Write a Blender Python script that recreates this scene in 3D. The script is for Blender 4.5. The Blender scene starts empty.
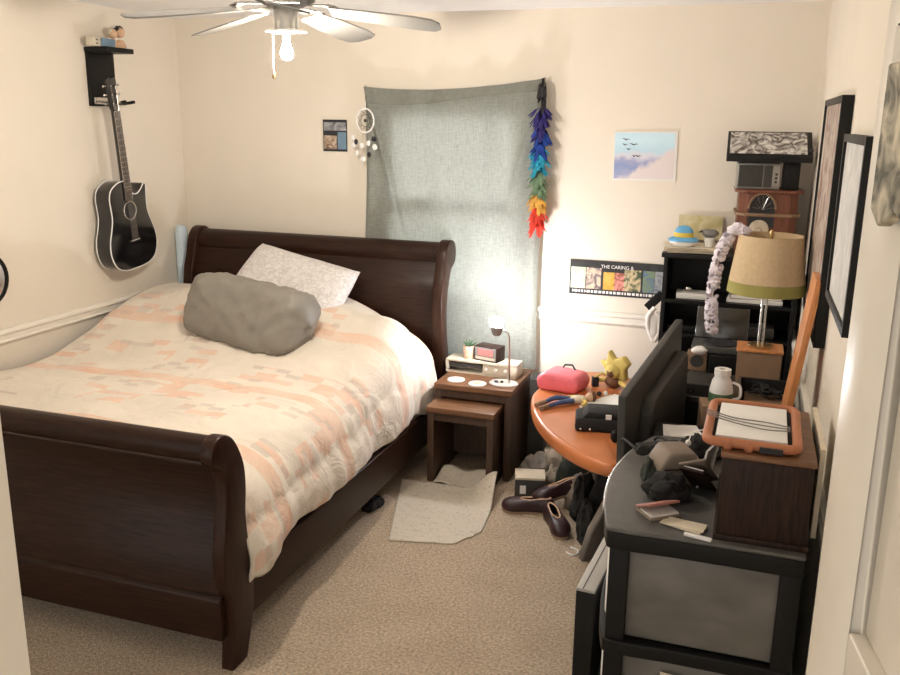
import bpy, bmesh, math, random
from mathutils import Vector, Matrix, Euler, noise
PI = math.pi
R = math.radians
S = bpy.context.scene
COL = S.collection
random.seed(4)

# ------------------------------------------------------------------ camera
cam_d = bpy.data.cameras.new('camera')
cam = bpy.data.objects.new('camera', cam_d); COL.objects.link(cam)
cam_d.sensor_width = 36; cam_d.lens = 874.7/900*36; cam_d.clip_start = 0.02
_y, _p, _r = -.327, -.245, .013
_f = Vector((math.sin(_y)*math.cos(_p), math.cos(_y)*math.cos(_p), math.sin(_p)))
_rt = Vector((math.cos(_y), -math.sin(_y), 0)); _up = _rt.cross(_f)
_c, _s = math.cos(_r), math.sin(_r)
_rt, _up = _c*_rt+_s*_up, -_s*_rt+_c*_up
cam.matrix_world = Matrix(((_rt.x, _up.x, -_f.x, 3.377), (_rt.y, _up.y, -_f.y, -4.73), (_rt.z, _up.z, -_f.z, 1.878), (0, 0, 0, 1)))
S.camera = cam

# ------------------------------------------------------------------ world, exposure, lights
W = bpy.data.worlds.new('world'); S.world = W; W.use_nodes = True
bgn = W.node_tree.nodes['Background']
bgn.inputs[0].default_value = (1.0, .97, .93, 1); bgn.inputs[1].default_value = 0.8
S.view_settings.view_transform = 'Standard'; S.view_settings.look = 'None'
S.view_settings.gamma = 1; S.view_settings.use_curve_mapping = False
S.view_settings.exposure = 0.97
BULB_FAN = 1080.0      # emission of the ceiling fan bulb
BULB_DESK = 300.0     # emission of the bedside lamp bulb
sun_d = bpy.data.lights.new('sun', 'SUN'); sun_d.energy = 3.2; sun_d.angle = .15; sun_d.color = (1, .98, .94)
sun = bpy.data.objects.new('sun', sun_d); COL.objects.link(sun)
sun.rotation_euler = Vector((-.18, -1, -.42)).to_track_quat('-Z', 'Y').to_euler()

# ------------------------------------------------------------------ materials
def mat(name, col, rough=.6, metal=0, var=.12, nscale=12, bump=0, bscale=60, emit=None, estr=0, stretch=None, trans=0, coat=0, spec=None, sheen=0):
    m = bpy.data.materials.new(name); m.use_nodes = True
    nt = m.node_tree; N = nt.nodes; L = nt.links; b = N['Principled BSDF']
    b.inputs['Roughness'].default_value = rough; b.inputs['Metallic'].default_value = metal
    if spec is not None: b.inputs['Specular IOR Level'].default_value = spec
    if trans: b.inputs['Transmission Weight'].default_value = trans
    if coat: b.inputs['Coat Weight'].default_value = coat; b.inputs['Coat Roughness'].default_value = .15
    if sheen: b.inputs['Sheen Weight'].default_value = sheen
    tc = N.new('ShaderNodeTexCoord'); mp = N.new('ShaderNodeMapping'); L.new(tc.outputs['Object'], mp.inputs[0])
    if stretch: mp.inputs['Scale'].default_value = stretch
    nz = N.new('ShaderNodeTexNoise'); nz.inputs['Scale'].default_value = nscale; nz.inputs['Detail'].default_value = 4
    L.new(mp.outputs[0], nz.inputs['Vector'])
    cr = N.new('ShaderNodeValToRGB'); L.new(nz.outputs['Fac'], cr.inputs[0])
    cr.color_ramp.elements[0].position = .3; cr.color_ramp.elements[1].position = .7
    cr.color_ramp.elements[0].color = tuple(c*(1-var) for c in col)+(1,)
    cr.color_ramp.elements[1].color = tuple(min(1, c*(1+var)) for c in col)+(1,)
    L.new(cr.outputs[0], b.inputs['Base Color'])
    if bump:
        n2 = N.new('ShaderNodeTexNoise'); n2.inputs['Scale'].default_value = bscale; n2.inputs['Detail'].default_value = 3
        L.new(mp.outputs[0], n2.inputs['Vector'])
        bp = N.new('ShaderNodeBump'); bp.inputs['Strength'].default_value = bump; bp.inputs['Distance'].default_value = .01
        L.new(n2.outputs['Fac'], bp.inputs['Height']); L.new(bp.outputs[0], b.inputs['Normal'])
    if emit:
        b.inputs['Emission Color'].default_value = tuple(emit)+(1,); b.inputs['Emission Strength'].default_value = estr
    return m

def nodes(m): return m.node_tree.nodes, m.node_tree.links, m.node_tree.nodes['Principled BSDF']
M = {}
M['wall'] = mat('cream_wall_paint', (.785, .715, .615), .75, var=.02, nscale=3, bump=.12, bscale=160)
M['ceiling'] = mat('white_ceiling_paint', (.90, .89, .88), .85, var=.02, bump=.25, bscale=120)
M['trim'] = mat('cream_trim_paint', (.82, .77, .69), .4, var=.02)
M['door'] = mat('cream_door_paint', (.78, .71, .60), .35, var=.02)
M['wood'] = mat('dark_mahogany', (.024, .0095, .0050), .36, var=.45, nscale=9, stretch=(1, 14, 14), spec=.22)
M['wood_v'] = mat('dark_mahogany_upright', (.028, .0105, .0055), .36, var=.4, nscale=9, stretch=(12, 12, 1), spec=.22)
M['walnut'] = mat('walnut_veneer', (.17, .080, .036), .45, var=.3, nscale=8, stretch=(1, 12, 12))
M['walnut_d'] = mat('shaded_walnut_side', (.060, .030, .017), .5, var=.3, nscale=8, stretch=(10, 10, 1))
M['blackwood'] = mat('black_laminate', (.006, .0055, .0055), .45, var=.2, spec=.25)
M['black'] = mat('black_plastic', (.007, .0068, .0065), .45, var=.15, spec=.25)
M['blackmatte'] = mat('black_cloth', (.012, .011, .011), .9, var=.3, nscale=30, bump=.3)
M['gloss'] = mat('gloss_black_lacquer', (.006, .006, .007), .12, var=.1, coat=.6)
M['grey'] = mat('grey_plastic', (.20, .19, .18), .5, var=.1)
M['lightgrey'] = mat('light_grey_plastic', (.42, .40, .37), .5, var=.05)
M['hemcloth'] = mat('darker_sage_hem', (.20, .205, .175), .9, var=.1, nscale=40)
M['dkgrey'] = mat('dark_grey_plastic', (.048, .045, .041), .45, var=.15, spec=.4)
M['greytop'] = mat('charcoal_grey_resin', (.085, .082, .076), .42, var=.12, nscale=40)
M['white'] = mat('white_plastic', (.82, .80, .78), .45, var=.03)
M['paper'] = mat('white_paper', (.80, .78, .75), .8, var=.05)
M['paper2'] = mat('cream_paper', (.66, .58, .45), .8, var=.1)
M['steel'] = mat('brushed_steel', (.62, .60, .58), .25, metal=1, var=.05)
M['brass'] = mat('aged_brass', (.45, .32, .15), .3, metal=1, var=.1)
M['orange'] = mat('orange_leather', (.52, .17, .055), .38, var=.14, nscale=5, bump=.08, bscale=90)
M['tray'] = mat('orange_rubber', (.42, .155, .07), .55, var=.1)
M['board'] = mat('orange_stained_pine', (.60, .24, .08), .5, var=.2, nscale=10, stretch=(8, 8, 1))
M['pink'] = mat('pink_vinyl', (.80, .16, .20), .5, var=.08)
M['pillow_grey'] = mat('grey_satin_cotton', (.235, .215, .185), .55, var=.05, nscale=6, bump=.3, bscale=5, stretch=(.6, 1, 2.6))
M['maroon'] = mat('maroon_shoe_leather', (.030, .010, .012), .45, var=.3)
M['sole'] = mat('tan_shoe_sole', (.28, .19, .12), .7)
M['cream'] = mat('cream_console_plastic', (.60, .54, .43), .45, var=.04)
M['terracotta'] = mat('pink_clay', (.58, .40, .29), .8, var=.2, nscale=60)
M['leaf'] = mat('succulent_green', (.05, .11, .05), .5, var=.3)
M['olive'] = mat('olive_green_cloth', (.34, .31, .09), .8, var=.1)
M['shade'] = mat('beige_linen', (.62, .47, .29), .85, var=.06, nscale=80)
M['redwood'] = mat('reddish_brown_wood', (.15, .048, .024), .4, var=.3, nscale=8, stretch=(12, 12, 1))
M['kraft'] = mat('brown_cardboard', (.24, .15, .09), .8, var=.12)
M['boxwood'] = mat('dark_brown_veneer', (.024, .011, .0075), .5, var=.55, spec=.25, nscale=12, stretch=(14, 14, 1))
M['tan'] = mat('taupe_leather', (.22, .17, .13), .6, var=.15)
M['blue'] = mat('sky_blue_plush', (.14, .42, .72), .8, var=.1)
M['yellow'] = mat('yellow_plush', (.72, .52, .08), .8, var=.12)
M['yellow_pale'] = mat('pale_yellow_felt', (.60, .47, .14), .85, var=.15)
M['brownfelt'] = mat('brown_felt', (.14, .06, .03), .9, var=.2)
M['denim'] = mat('blue_denim', (.06, .09, .20), .85, var=.2, nscale=60)
M['skin'] = mat('doll_cloth_skin', (.62, .40, .26), .8)
M['petal'] = mat('white_lilac_petal', (.82, .76, .84), .8, var=.1, nscale=30)
M['laundry'] = mat('crumpled_grey_cloth', (.20, .175, .15), .9, var=.4, nscale=8)
M['beigecloth'] = mat('crumpled_beige_cloth', (.38, .32, .25), .9, var=.3, nscale=8)
M['greenblack'] = mat('dark_green_cloth', (.035, .042, .032), .9, var=.4, nscale=8)
M['mirror'] = mat('mirror_glass', (.75, .76, .78), .05, metal=1, var=.02)
M['glass'] = mat('window_glass', (.95, .97, .98), .02, trans=1, var=0)
M['smoke'] = mat('smoked_acrylic', (.035, .033, .03), .15, var=.1, coat=.4)
M['foam'] = mat('pale_blue_foam', (.66, .78, .88), .7, var=.03)
M['text'] = mat('white_ink', (.85, .84, .82), .7, var=0)
M['ink'] = mat('black_ink', (.02, .02, .025), .7, var=0)
M['beige'] = mat('beige_plastic', (.5, .43, .33), .5)

def carpet():
    m = mat('beige_carpet', (.50, .40, .295), .95, var=.36, nscale=90, bump=.9, bscale=170)
    N, L, b = nodes(m)
    big = N.new('ShaderNodeTexNoise'); big.inputs['Scale'].default_value = 5; big.inputs['Detail'].default_value = 6
    tc = [n for n in N if n.type == 'TEX_COORD'][0]; L.new(tc.outputs['Object'], big.inputs['Vector'])
    mx = N.new('ShaderNodeMix'); mx.data_type = 'RGBA'; mx.blend_type = 'MULTIPLY'; mx.inputs['Factor'].default_value = .5
    rp = N.new('ShaderNodeValToRGB'); rp.color_ramp.elements[0].position = .35; rp.color_ramp.elements[0].color = (.84, .81, .78, 1)
    rp.color_ramp.elements[1].position = .6; rp.color_ramp.elements[1].color = (1, 1, 1, 1)
    L.new(big.outputs['Fac'], rp.inputs[0])
    src = b.inputs['Base Color'].links[0].from_socket
    L.new(src, mx.inputs['A']); L.new(rp.outputs[0], mx.inputs['B']); L.new(mx.outputs['Result'], b.inputs['Base Color'])
    return m
M['carpet'] = carpet()

def comforter_mat():
    m = mat('peach_patterned_comforter', (.78, .70, .60), .85, var=.07, nscale=4, sheen=.1)
    N, L, b = nodes(m)
    tc = [n for n in N if n.type == 'TEX_COORD'][0]
    sp = N.new('ShaderNodeSeparateXYZ'); L.new(tc.outputs['Object'], sp.inputs[0])
    def mth(op, a, bb=None, v=None):
        n = N.new('ShaderNodeMath'); n.operation = op
        if isinstance(a, (int, float)): n.inputs[0].default_value = a
        else: L.new(a, n.inputs[0])
        if bb is not None:
            if isinstance(bb, (int, float)): n.inputs[1].default_value = bb
            else: L.new(bb, n.inputs[1])
        return n.outputs[0]
    # distance across the bed that keeps running down the draped side
    x, y, z = sp.outputs
    drop = mth('MULTIPLY', mth('MAXIMUM', mth('SUBTRACT', .62, z), 0), 1.0)
    wob = N.new('ShaderNodeTexNoise'); wob.inputs['Scale'].default_value = 45; L.new(tc.outputs['Object'], wob.inputs['Vector'])
    u = mth('ADD', mth('ADD', x, drop), mth('MULTIPLY', wob.outputs['Fac'], .03))
    def cells(su, sv, off):
        c = N.new('ShaderNodeCombineXYZ')
        L.new(mth('FLOOR', mth('DIVIDE', u, su)), c.inputs[0]); L.new(mth('FLOOR', mth('DIVIDE', y, sv)), c.inputs[1]); c.inputs[2].default_value = off
        w = N.new('ShaderNodeTexWhiteNoise'); L.new(c.outputs[0], w.inputs['Vector']); return w.outputs['Value']
    n1 = cells(.105, .05, 0); n2 = cells(.07, .035, 5); big = cells(.24, .17, 9)
    clus = mth('GREATER_THAN', big, .50)
    patch = mth('MULTIPLY', mth('GREATER_THAN', n1, .66), clus)
    patch2 = mth('MULTIPLY', mth('GREATER_THAN', n2, .87), clus)
    fr = mth('FRACT', mth('DIVIDE', mth('ADD', y, 3.02), .62))
    band = mth('MULTIPLY', mth('GREATER_THAN', fr, .45), mth('LESS_THAN', fr, .58))
    ed = N.new('ShaderNodeTexNoise'); ed.inputs['Scale'].default_value = 6; L.new(tc.outputs['Object'], ed.inputs['Vector'])
    weave = N.new('ShaderNodeTexNoise'); weave.inputs['Scale'].default_value = 120; L.new(tc.outputs['Object'], weave.inputs['Vector'])
    soft = mth('ADD', .1, mth('MULTIPLY', ed.outputs['Fac'], .9))
    soft = mth('MULTIPLY', soft, mth('ADD', .6, mth('MULTIPLY', weave.outputs['Fac'], .8)))
    src = b.inputs['Base Color'].links[0].from_socket
    def mix(fac, colr, prev):
        mx = N.new('ShaderNodeMix'); mx.data_type = 'RGBA'
        L.new(mth('MULTIPLY', fac, soft), mx.inputs['Factor']); L.new(prev, mx.inputs['A']); mx.inputs['B'].default_value = colr
        return mx.outputs['Result']
    o = mix(patch, (.78, .48, .34, 1), src)
    o = mix(patch2, (.58, .50, .44, 1), o)
    o = mix(band, (.78, .47, .32, 1), o)
    L.new(o, b.inputs['Base Color'])
    wr = N.new('ShaderNodeTexNoise'); wr.inputs['Scale'].default_value = 7; wr.inputs['Detail'].default_value = 5; wr.inputs['Distortion'].default_value = .8
    L.new(tc.outputs['Object'], wr.inputs['Vector'])
    bp = N.new('ShaderNodeBump'); bp.inputs['Strength'].default_value = .8; bp.inputs['Distance'].default_value = .03
    L.new(wr.outputs['Fac'], bp.inputs['Height']); L.new(bp.outputs[0], b.inputs['Normal'])
    return m
M['comforter'] = comforter_mat()

def curtain_mat():
    m = mat('sage_grey_sheer_cloth', (.36, .375, .335), .9, var=.05, nscale=40)
    N, L, b = nodes(m)
    tc = [n for n in N if n.type == 'TEX_COORD'][0]
    mp = N.new('ShaderNodeMapping'); mp.inputs['Scale'].default_value = (14, 1, 55); L.new(tc.outputs['Object'], mp.inputs[0])
    mp2 = N.new('ShaderNodeMapping'); mp2.inputs['Scale'].default_value = (60, 1, 8); L.new(tc.outputs['Object'], mp2.inputs[0])
    a = N.new('ShaderNodeTexNoise'); a.inputs['Scale'].default_value = 2.0; a.inputs['Detail'].default_value = 2; L.new(mp.outputs[0], a.inputs['Vector'])
    c = N.new('ShaderNodeTexNoise'); c.inputs['Scale'].default_value = 2.0; c.inputs['Detail'].default_value = 2; L.new(mp2.outputs[0], c.inputs['Vector'])
    ad = N.new('ShaderNodeMath'); ad.operation = 'ADD'; L.new(a.outputs['Fac'], ad.inputs[0]); L.new(c.outputs['Fac'], ad.inputs[1])
    r = N.new('ShaderNodeValToRGB'); r.color_ramp.elements[0].position = .30; r.color_ramp.elements[1].position = .70
    r.color_ramp.elements[0].color = (.30, .315, .28, 1); r.color_ramp.elements[1].color = (.45, .47, .43, 1)
    hf = N.new('ShaderNodeMath'); hf.operation = 'MULTIPLY'; hf.inputs[1].default_value = .5; L.new(ad.outputs[0], hf.inputs[0]); L.new(hf.outputs[0], r.inputs[0])
    L.new(r.outputs[0], b.inputs['Base Color'])
    tr = N.new('ShaderNodeBsdfTranslucent'); L.new(r.outputs[0], tr.inputs[0])
    ms = N.new('ShaderNodeMixShader'); ms.inputs[0].default_value = .5
    L.new(b.outputs[0], ms.inputs[1]); L.new(tr.outputs[0], ms.inputs[2]); L.new(ms.outputs[0], N['Material Output'].inputs[0])
    return m
M['curtain'] = curtain_mat()

def bumpy(name, col, var, scale, contrast, col2):
    """two colours mixed by noise: prints, marble, flecks"""
    m = mat(name, col, .7, var=0)
    N, L, b = nodes(m); cr = [n for n in N if n.type == 'VALTORGB'][0]; nz = [n for n in N if n.type == 'TEX_NOISE'][0]
    nz.inputs['Scale'].default_value = scale; nz.inputs['Detail'].default_value = 6; nz.inputs['Distortion'].default_value = var
    cr.color_ramp.elements[0].position = .5-contrast; cr.color_ramp.elements[1].position = .5+contrast
    cr.color_ramp.elements[0].color = tuple(col)+(1,); cr.color_ramp.elements[1].color = tuple(col2)+(1,)
    return m
M['comic'] = bumpy('swirled_art_print', (.10, .08, .07), 2.5, 16, .12, (.72, .70, .66))
M['pad'] = bumpy('cream_pad_with_flecks', (.36, .31, .25), 2.0, 55, .13, (.56, .50, .41))
for e, p in zip([n for n in M['pad'].node_tree.nodes if n.type == 'VALTORGB'][0].color_ramp.elements, (.36, .43)): e.position = p
M['pillow_white'] = bumpy('white_patterned_cotton', (.60, .56, .55), 1.5, 40, .10, (.76, .73, .72))
M['mottle'] = bumpy('mottled_gold_and_olive_glass', (.05, .045, .02), 1.2, 30, .13, (.66, .58, .42))
M['poster1'] = bumpy('faded_portrait_print', (.22, .12, .08), 1.5, 9, .2, (.58, .52, .46))
M['poster2'] = bumpy('pale_map_print', (.52, .52, .50), 1.5, 9, .2, (.72, .71, .70))
M['strip'] = bumpy('black_art_strip', (.012, .012, .012), 1.0, 8, .2, (.04, .04, .04))
M['translucent'] = mat('frosted_drawer_plastic', (.17, .16, .145), .35, var=.35, nscale=4, trans=.15, stretch=(1, 1, 2))
M['mag'] = bumpy('magazine_cover_print', (.45, .38, .16), 1.0, 14, .2, (.68, .62, .42))

# ------------------------------------------------------------------ mesh builder
class MB:
    def __init__(s): s.v = []; s.f = []; s.M = Matrix.Identity(4)
    def xf(s, loc=(0, 0, 0), rot=(0, 0, 0)): s.M = Matrix.Translation(loc) @ Euler(rot).to_matrix().to_4x4(); return s
    def add(s, vs, fs):
        n = len(s.v); s.v += [s.M @ Vector(p) for p in vs]; s.f += [tuple(i+n for i in f) for f in fs]; return s
    def box(s, a, b):
        x0, y0, z0 = a; x1, y1, z1 = b
        return s.add([(x0, y0, z0), (x1, y0, z0), (x1, y1, z0), (x0, y1, z0), (x0, y0, z1), (x1, y0, z1), (x1, y1, z1), (x0, y1, z1)],
                     [(0, 3, 2, 1), (4, 5, 6, 7), (0, 1, 5, 4), (1, 2, 6, 5), (2, 3, 7, 6), (3, 0, 4, 7)])
    def tube(s, pts, r, n=10, caps=True):
        pts = [Vector(p) for p in pts]; rs = r if isinstance(r, (list, tuple)) else [r]*len(pts)
        vs = []; fs = []; up = None
        for i, p in enumerate(pts):
            t = (pts[min(i+1, len(pts)-1)]-pts[max(i-1, 0)])
            if t.length < 1e-9: t = Vector((0, 0, 1))
            t.normalize()
            if up is None: up = Vector((0, 0, 1)) if abs(t.z) < .9 else Vector((1, 0, 0))
            a = t.cross(up); a.normalize(); b = a.cross(t); up = b
            for k in range(n):
                th = 2*PI*k/n; vs.append(p+(a*math.cos(th)+b*math.sin(th))*rs[i])
        for i in range(len(pts)-1):
            for k in range(n):
                k2 = (k+1) % n; fs.append((i*n+k, i*n+k2, (i+1)*n+k2, (i+1)*n+k))
        if caps: fs.append(tuple(range(n-1, -1, -1))); fs.append(tuple(range((len(pts)-1)*n, len(pts)*n)))
        return s.add(vs, fs)
    def lathe(s, prof, n=24, c=(0, 0, 0), sx=1, sy=1):
        vs = []; fs = []
        for r, z in prof:
            for k in range(n):
                th = 2*PI*k/n; vs.append((c[0]+r*math.cos(th)*sx, c[1]+r*math.sin(th)*sy, c[2]+z))
        for i in range(len(prof)-1):
            for k in range(n):
                k2 = (k+1) % n; fs.append((i*n+k, i*n+k2, (i+1)*n+k2, (i+1)*n+k))
        fs.append(tuple(range(n-1, -1, -1))); fs.append(tuple(range((len(prof)-1)*n, len(prof)*n)))
        return s.add(vs, fs)
    def ell(s, c, r, n=16, m=10, warp=0, seed=0, flat=None):
        prof = []; vs = []; fs = []
        for i in range(m+1):
            ph = -PI/2+PI*i/m
            for k in range(n):
                th = 2*PI*k/n; d = Vector((math.cos(ph)*math.cos(th), math.cos(ph)*math.sin(th), math.sin(ph)))
                q = 1+warp*noise.noise(d*2.2+Vector((seed*3.1, seed*1.7, 0)))
                z = d.z*r[2]*q
                if flat is not None: z = max(z, -flat)
                vs.append((c[0]+d.x*r[0]*q, c[1]+d.y*r[1]*q, c[2]+z))
        for i in range(m):
            for k in range(n):
                k2 = (k+1) % n; fs.append((i*n+k, i*n+k2, (i+1)*n+k2, (i+1)*n+k))
        return s.add(vs, fs)
    def prism(s, poly, axis, a, b):
        """polygon in the plane normal to axis, extruded from a to b"""
        def P(u, v, w): return {'x': (w, u, v), 'y': (u, w, v), 'z': (u, v, w)}[axis]
        n = len(poly); vs = [P(u, v, a) for u, v in poly]+[P(u, v, b) for u, v in poly]
        return s.add(vs, [tuple(range(n-1, -1, -1)), tuple(range(n, 2*n))]+[(i, (i+1) % n, (i+1) % n+n, i+n) for i in range(n)])
    def grid(s, fn, nu, nv):
        vs = [fn(i/nu, j/nv) for j in range(nv+1) for i in range(nu+1)]
        fs = [(j*(nu+1)+i, j*(nu+1)+i+1, (j+1)*(nu+1)+i+1, (j+1)*(nu+1)+i) for j in range(nv) for i in range(nu)]
        return s.add(vs, fs)
    def build(s, name, m, parent=None, bevel=0, smooth=False, sub=0, solid=0, auto=True):
        me = bpy.data.meshes.new(name); me.from_pydata([tuple(v) for v in s.v], [], s.f)
        bm = bmesh.new(); bm.from_mesh(me); bmesh.ops.remove_doubles(bm, verts=bm.verts, dist=1e-6)
        bmesh.ops.recalc_face_normals(bm, faces=bm.faces); bm.to_mesh(me); bm.free()
        o = bpy.data.objects.new(name, me); COL.objects.link(o)
        me.materials.append(M[m] if isinstance(m, str) else m)
        if solid:
            k = o.modifiers.new('solid', 'SOLIDIFY'); k.thickness = solid
        if bevel:
            k = o.modifiers.new('bevel', 'BEVEL'); k.width = bevel; k.segments = 3; k.limit_method = 'ANGLE'; k.angle_limit = R(40)
        if sub:
            k = o.modifiers.new('sub', 'SUBSURF'); k.levels = sub; k.render_levels = sub
        if smooth or bevel:
            for p in me.polygons: p.use_smooth = True
            if not sub:
                me.set_sharp_from_angle(angle=R(50)) if smooth else None
        if parent: o.parent = parent
        return o

def tag(o, label, cat, group=None, kind=None):
    if label: o['label'] = label
    if cat: o['category'] = cat
    if group: o['group'] = group
    if kind: o['kind'] = kind
    return o
def thing(name, label, cat, loc=(0, 0, 0), rot=(0, 0, 0), group=None):
    o = bpy.data.objects.new(name, None); COL.objects.link(o)
    o.location = loc; o.rotation_euler = rot if isinstance(rot, tuple) else (0, 0, rot)
    o.empty_display_size = .05
    return tag(o, label, cat, group)
def single(o, label, cat, loc=(0, 0, 0), rot=(0, 0, 0), group=None):
    o.location = loc; o.rotation_euler = rot if isinstance(rot, tuple) else (0, 0, rot)
    return tag(o, label, cat, group)
def struct(o): o['kind'] = 'structure'; return o
def text_mesh(name, body, size, m, parent, loc, rot, extrude=.0006, sx=1):
    cu = bpy.data.curves.new(name, 'FONT'); cu.body = body; cu.size = size; cu.extrude = extrude
    cu.align_x = 'CENTER'; cu.align_y = 'CENTER'
    t = bpy.data.objects.new(name+'_tmp', cu); COL.objects.link(t)
    dg = bpy.context.evaluated_depsgraph_get()
    me = bpy.data.meshes.new_from_object(t.evaluated_get(dg)); bpy.data.objects.remove(t)
    o = bpy.data.objects.new(name, me); COL.objects.link(o); me.materials.clear(); me.materials.append(M[m])
    o.location = loc; o.rotation_euler = rot; o.scale = (sx, 1, 1); o.parent = parent
    return o
def spline(pts, n=8, closed=False):
    """Catmull-Rom through points"""
    P = [Vector(p) for p in pts]; out = []; N = len(P)
    rng = range(N) if closed else range(N-1)
    for i in rng:
        g = (lambda k: P[k % N]) if closed else (lambda k: P[max(0, min(N-1, k))])
        a, b, c, d = g(i-1), g(i), g(i+1), g(i+2)
        for k in range(n):
            t = k/n; out.append(.5*((2*b)+(c-a)*t+(2*a-5*b+4*c-d)*t*t+(3*b-a-3*c+d)*t**3))
    if not closed: out.append(P[-1])
    return out
def sstep(a, b, x):
    t = max(0, min(1, (x-a)/(b-a))); return t*t*(3-2*t)

# ------------------------------------------------------------------ room
RW, RL, RH = 3.65, -4.80, 2.44
struct(MB().box((-.1, RL-1.6, -.1), (RW+.1, .1, 0)).build('floor', 'carpet'))
struct(MB().box((-.1, RL-.2, RH), (RW+.1, .1, RH+.1)).build('ceiling', 'ceiling'))
struct(MB().box((-.1, RL, 0), (0, 0, RH)).build('wall_left', 'wall'))
struct(MB().box((RW, RL, 0), (RW+.1, 0, RH)).build('wall_right', 'wall'))
WX0, WX1, WZ0, WZ1 = 1.38, 2.22, .88, 1.98
struct(MB().box((-.1, 0, 0), (WX0, .1, RH)).box((WX1, 0, 0), (RW+.1, .1, RH)).box((WX0, 0, 0), (WX1, .1, WZ0)).box((WX0, 0, WZ1), (WX1, .1, RH)).build('wall_back', 'wall'))
struct(MB().box((2.2, -4.8, 0), (2.697, -4.1, RH)).build('wall_front', 'door'))
w1 = struct(MB().box((WX0, .03, WZ0), (WX0+.05, .08, WZ1)).box((WX1-.05, .03, WZ0), (WX1, .08, WZ1)).box((WX0, .03, WZ0), (WX1, .08, WZ0+.05)).box((WX0, .03, WZ1-.05), (WX1, .08, WZ1)).box((WX0, .035, 1.40), (WX1, .075, 1.45)).build('window_1', 'trim'))
MB().box((WX0+.04, .05, WZ0+.04), (WX1-.04, .055, WZ1-.04)).build('window_pane', 'glass', w1)
def rail_prof(h): return [(0, h), (.018, h), (.026, h-.012), (.026, h-.022), (.014, h-.030), (.014, h-.052), (.022, h-.060), (.010, h-.074), (0, h-.078)]
struct(MB().prism([(a, b) for a, b in rail_prof(.862)], 'y', -4.0, 0).build('trim_1', 'trim'))
mb = MB(); mb.prism([(-a, b) for a, b in rail_prof(.862)], 'x', 0, WX0-.1); mb.prism([(-a, b) for a, b in rail_prof(.862)], 'x', WX1+.02, RW)
struct(mb.build('trim_2', 'trim'))
mb = MB(); mb.prism([(RW-a, b) for a, b in rail_prof(.862)], 'y', -3.9, 0); struct(mb.build('trim_3', 'trim'))
bp_ = [(0, 0), (.014, 0), (.014, .075), (.006, .09), (0, .09)]
struct(MB().prism(bp_, 'y', RL, 0).build('baseboard_left', 'trim'))
struct(MB().prism([(-a, b) for a, b in bp_], 'x', 0, RW).build('baseboard_back', 'trim'))
struct(MB().prism([(RW-a, b) for a, b in bp_], 'y', RL, 0).build('baseboard_right', 'trim'))

# open door leaf, seen along its face
dr = MB()
DY0, DY1, DT = 0, .76, .035      # along the leaf from the free edge
def dbox(y0, y1, z0, z1, x0=0, x1=DT): dr.box((x0, y0, z0), (x1, y1, z1))
dbox(0, .096, .01, 2.03); dbox(.645, .76, .01, 2.03); dbox(.335, .425, .01, 2.03)
for z0, z1 in ((.01, .22), (.86, 1.0), (1.43, 1.52), (1.80, 2.03)): dbox(.096, .645, z0, z1)
for a, b in ((.096, .335), (.425, .645)):
    for z0, z1 in ((.22, .86), (1.0, 1.43), (1.52, 1.80)):
        dbox(a, b, z0, z1, .012, .024)
        mx0, mx1, mz0, mz1 = a+.045, b-.045, z0+.045, z1-.045
        for sx, xo in ((-1, .012), (1, .024)):
            x1_ = .004 if sx < 0 else .031
            dr.add([(xo, a+.02, z0+.02), (xo, b-.02, z0+.02), (xo, b-.02, z1-.02), (xo, a+.02, z1-.02), (x1_, mx0, mz0), (x1_, mx1, mz0), (x1_, mx1, mz1), (x1_, mx0, mz1)],
                   [(4, 5, 6, 7), (0, 1, 5, 4), (1, 2, 6, 5), (2, 3, 7, 6), (3, 0, 4, 7)])
dth = math.atan2(.017*1.0, .11)
door = struct(dr.build('door_1', 'door', bevel=.002)); door.location = (3.492, -4.0, 0); door.rotation_euler = (0, 0, PI+math.atan2(.155, 1)*-1)
# rotate so that +y of the leaf runs towards the camera and slightly right
door.rotation_euler = (0, 0, PI+.154)
door.scale = (1, 1, 1)
kn = MB(); kn.xf((0, .06, .95), (0, PI/2, 0)); kn.lathe([(.03, 0), (.03, .006), (.012, .010), (.012, .035), (.026, .045), (.030, .058), (.022, .07), (.0, .073)]); kn.M = Matrix.Translation((DT, 0, 0)) @ kn.M
kn.build('door_knob', 'steel', door, smooth=True)

# ------------------------------------------------------------------ bed
BX0, BX1 = .15, 1.82
bed = thing('sleigh_bed', 'dark mahogany sleigh bed frame with curved headboard and footboard', 'bed', ((BX0+BX1)/2, -1.25, 0))
bl = Vector(bed.location)
def scroll_profile(zs, flip, top_r, yb):
    return None
def board(y_s, z_s, th_s, name, post_prof, panel_prof, roll_c, roll_r, rail_z, low):
    pass
# footboard end post outline (y,z) measured on the side face
fp_out = [(-2.345, 0), (-2.318, .08), (-2.290, .17), (-2.282, .26), (-2.286, .36), (-2.305, .46), (-2.312, .55), (-2.303, .64), (-2.308, .72), (-2.335, .79), (-2.375, .845), (-2.425, .868),
          (-2.470, .855), (-2.492, .82), (-2.485, .782), (-2.455, .762), (-2.432, .74), (-2.420, .70), (-2.425, .62), (-2.440, .53), (-2.455, .44), (-2.455, .36), (-2.432, .28), (-2.422, .18), (-2.430, .08), (-2.440, 0)]
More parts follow.
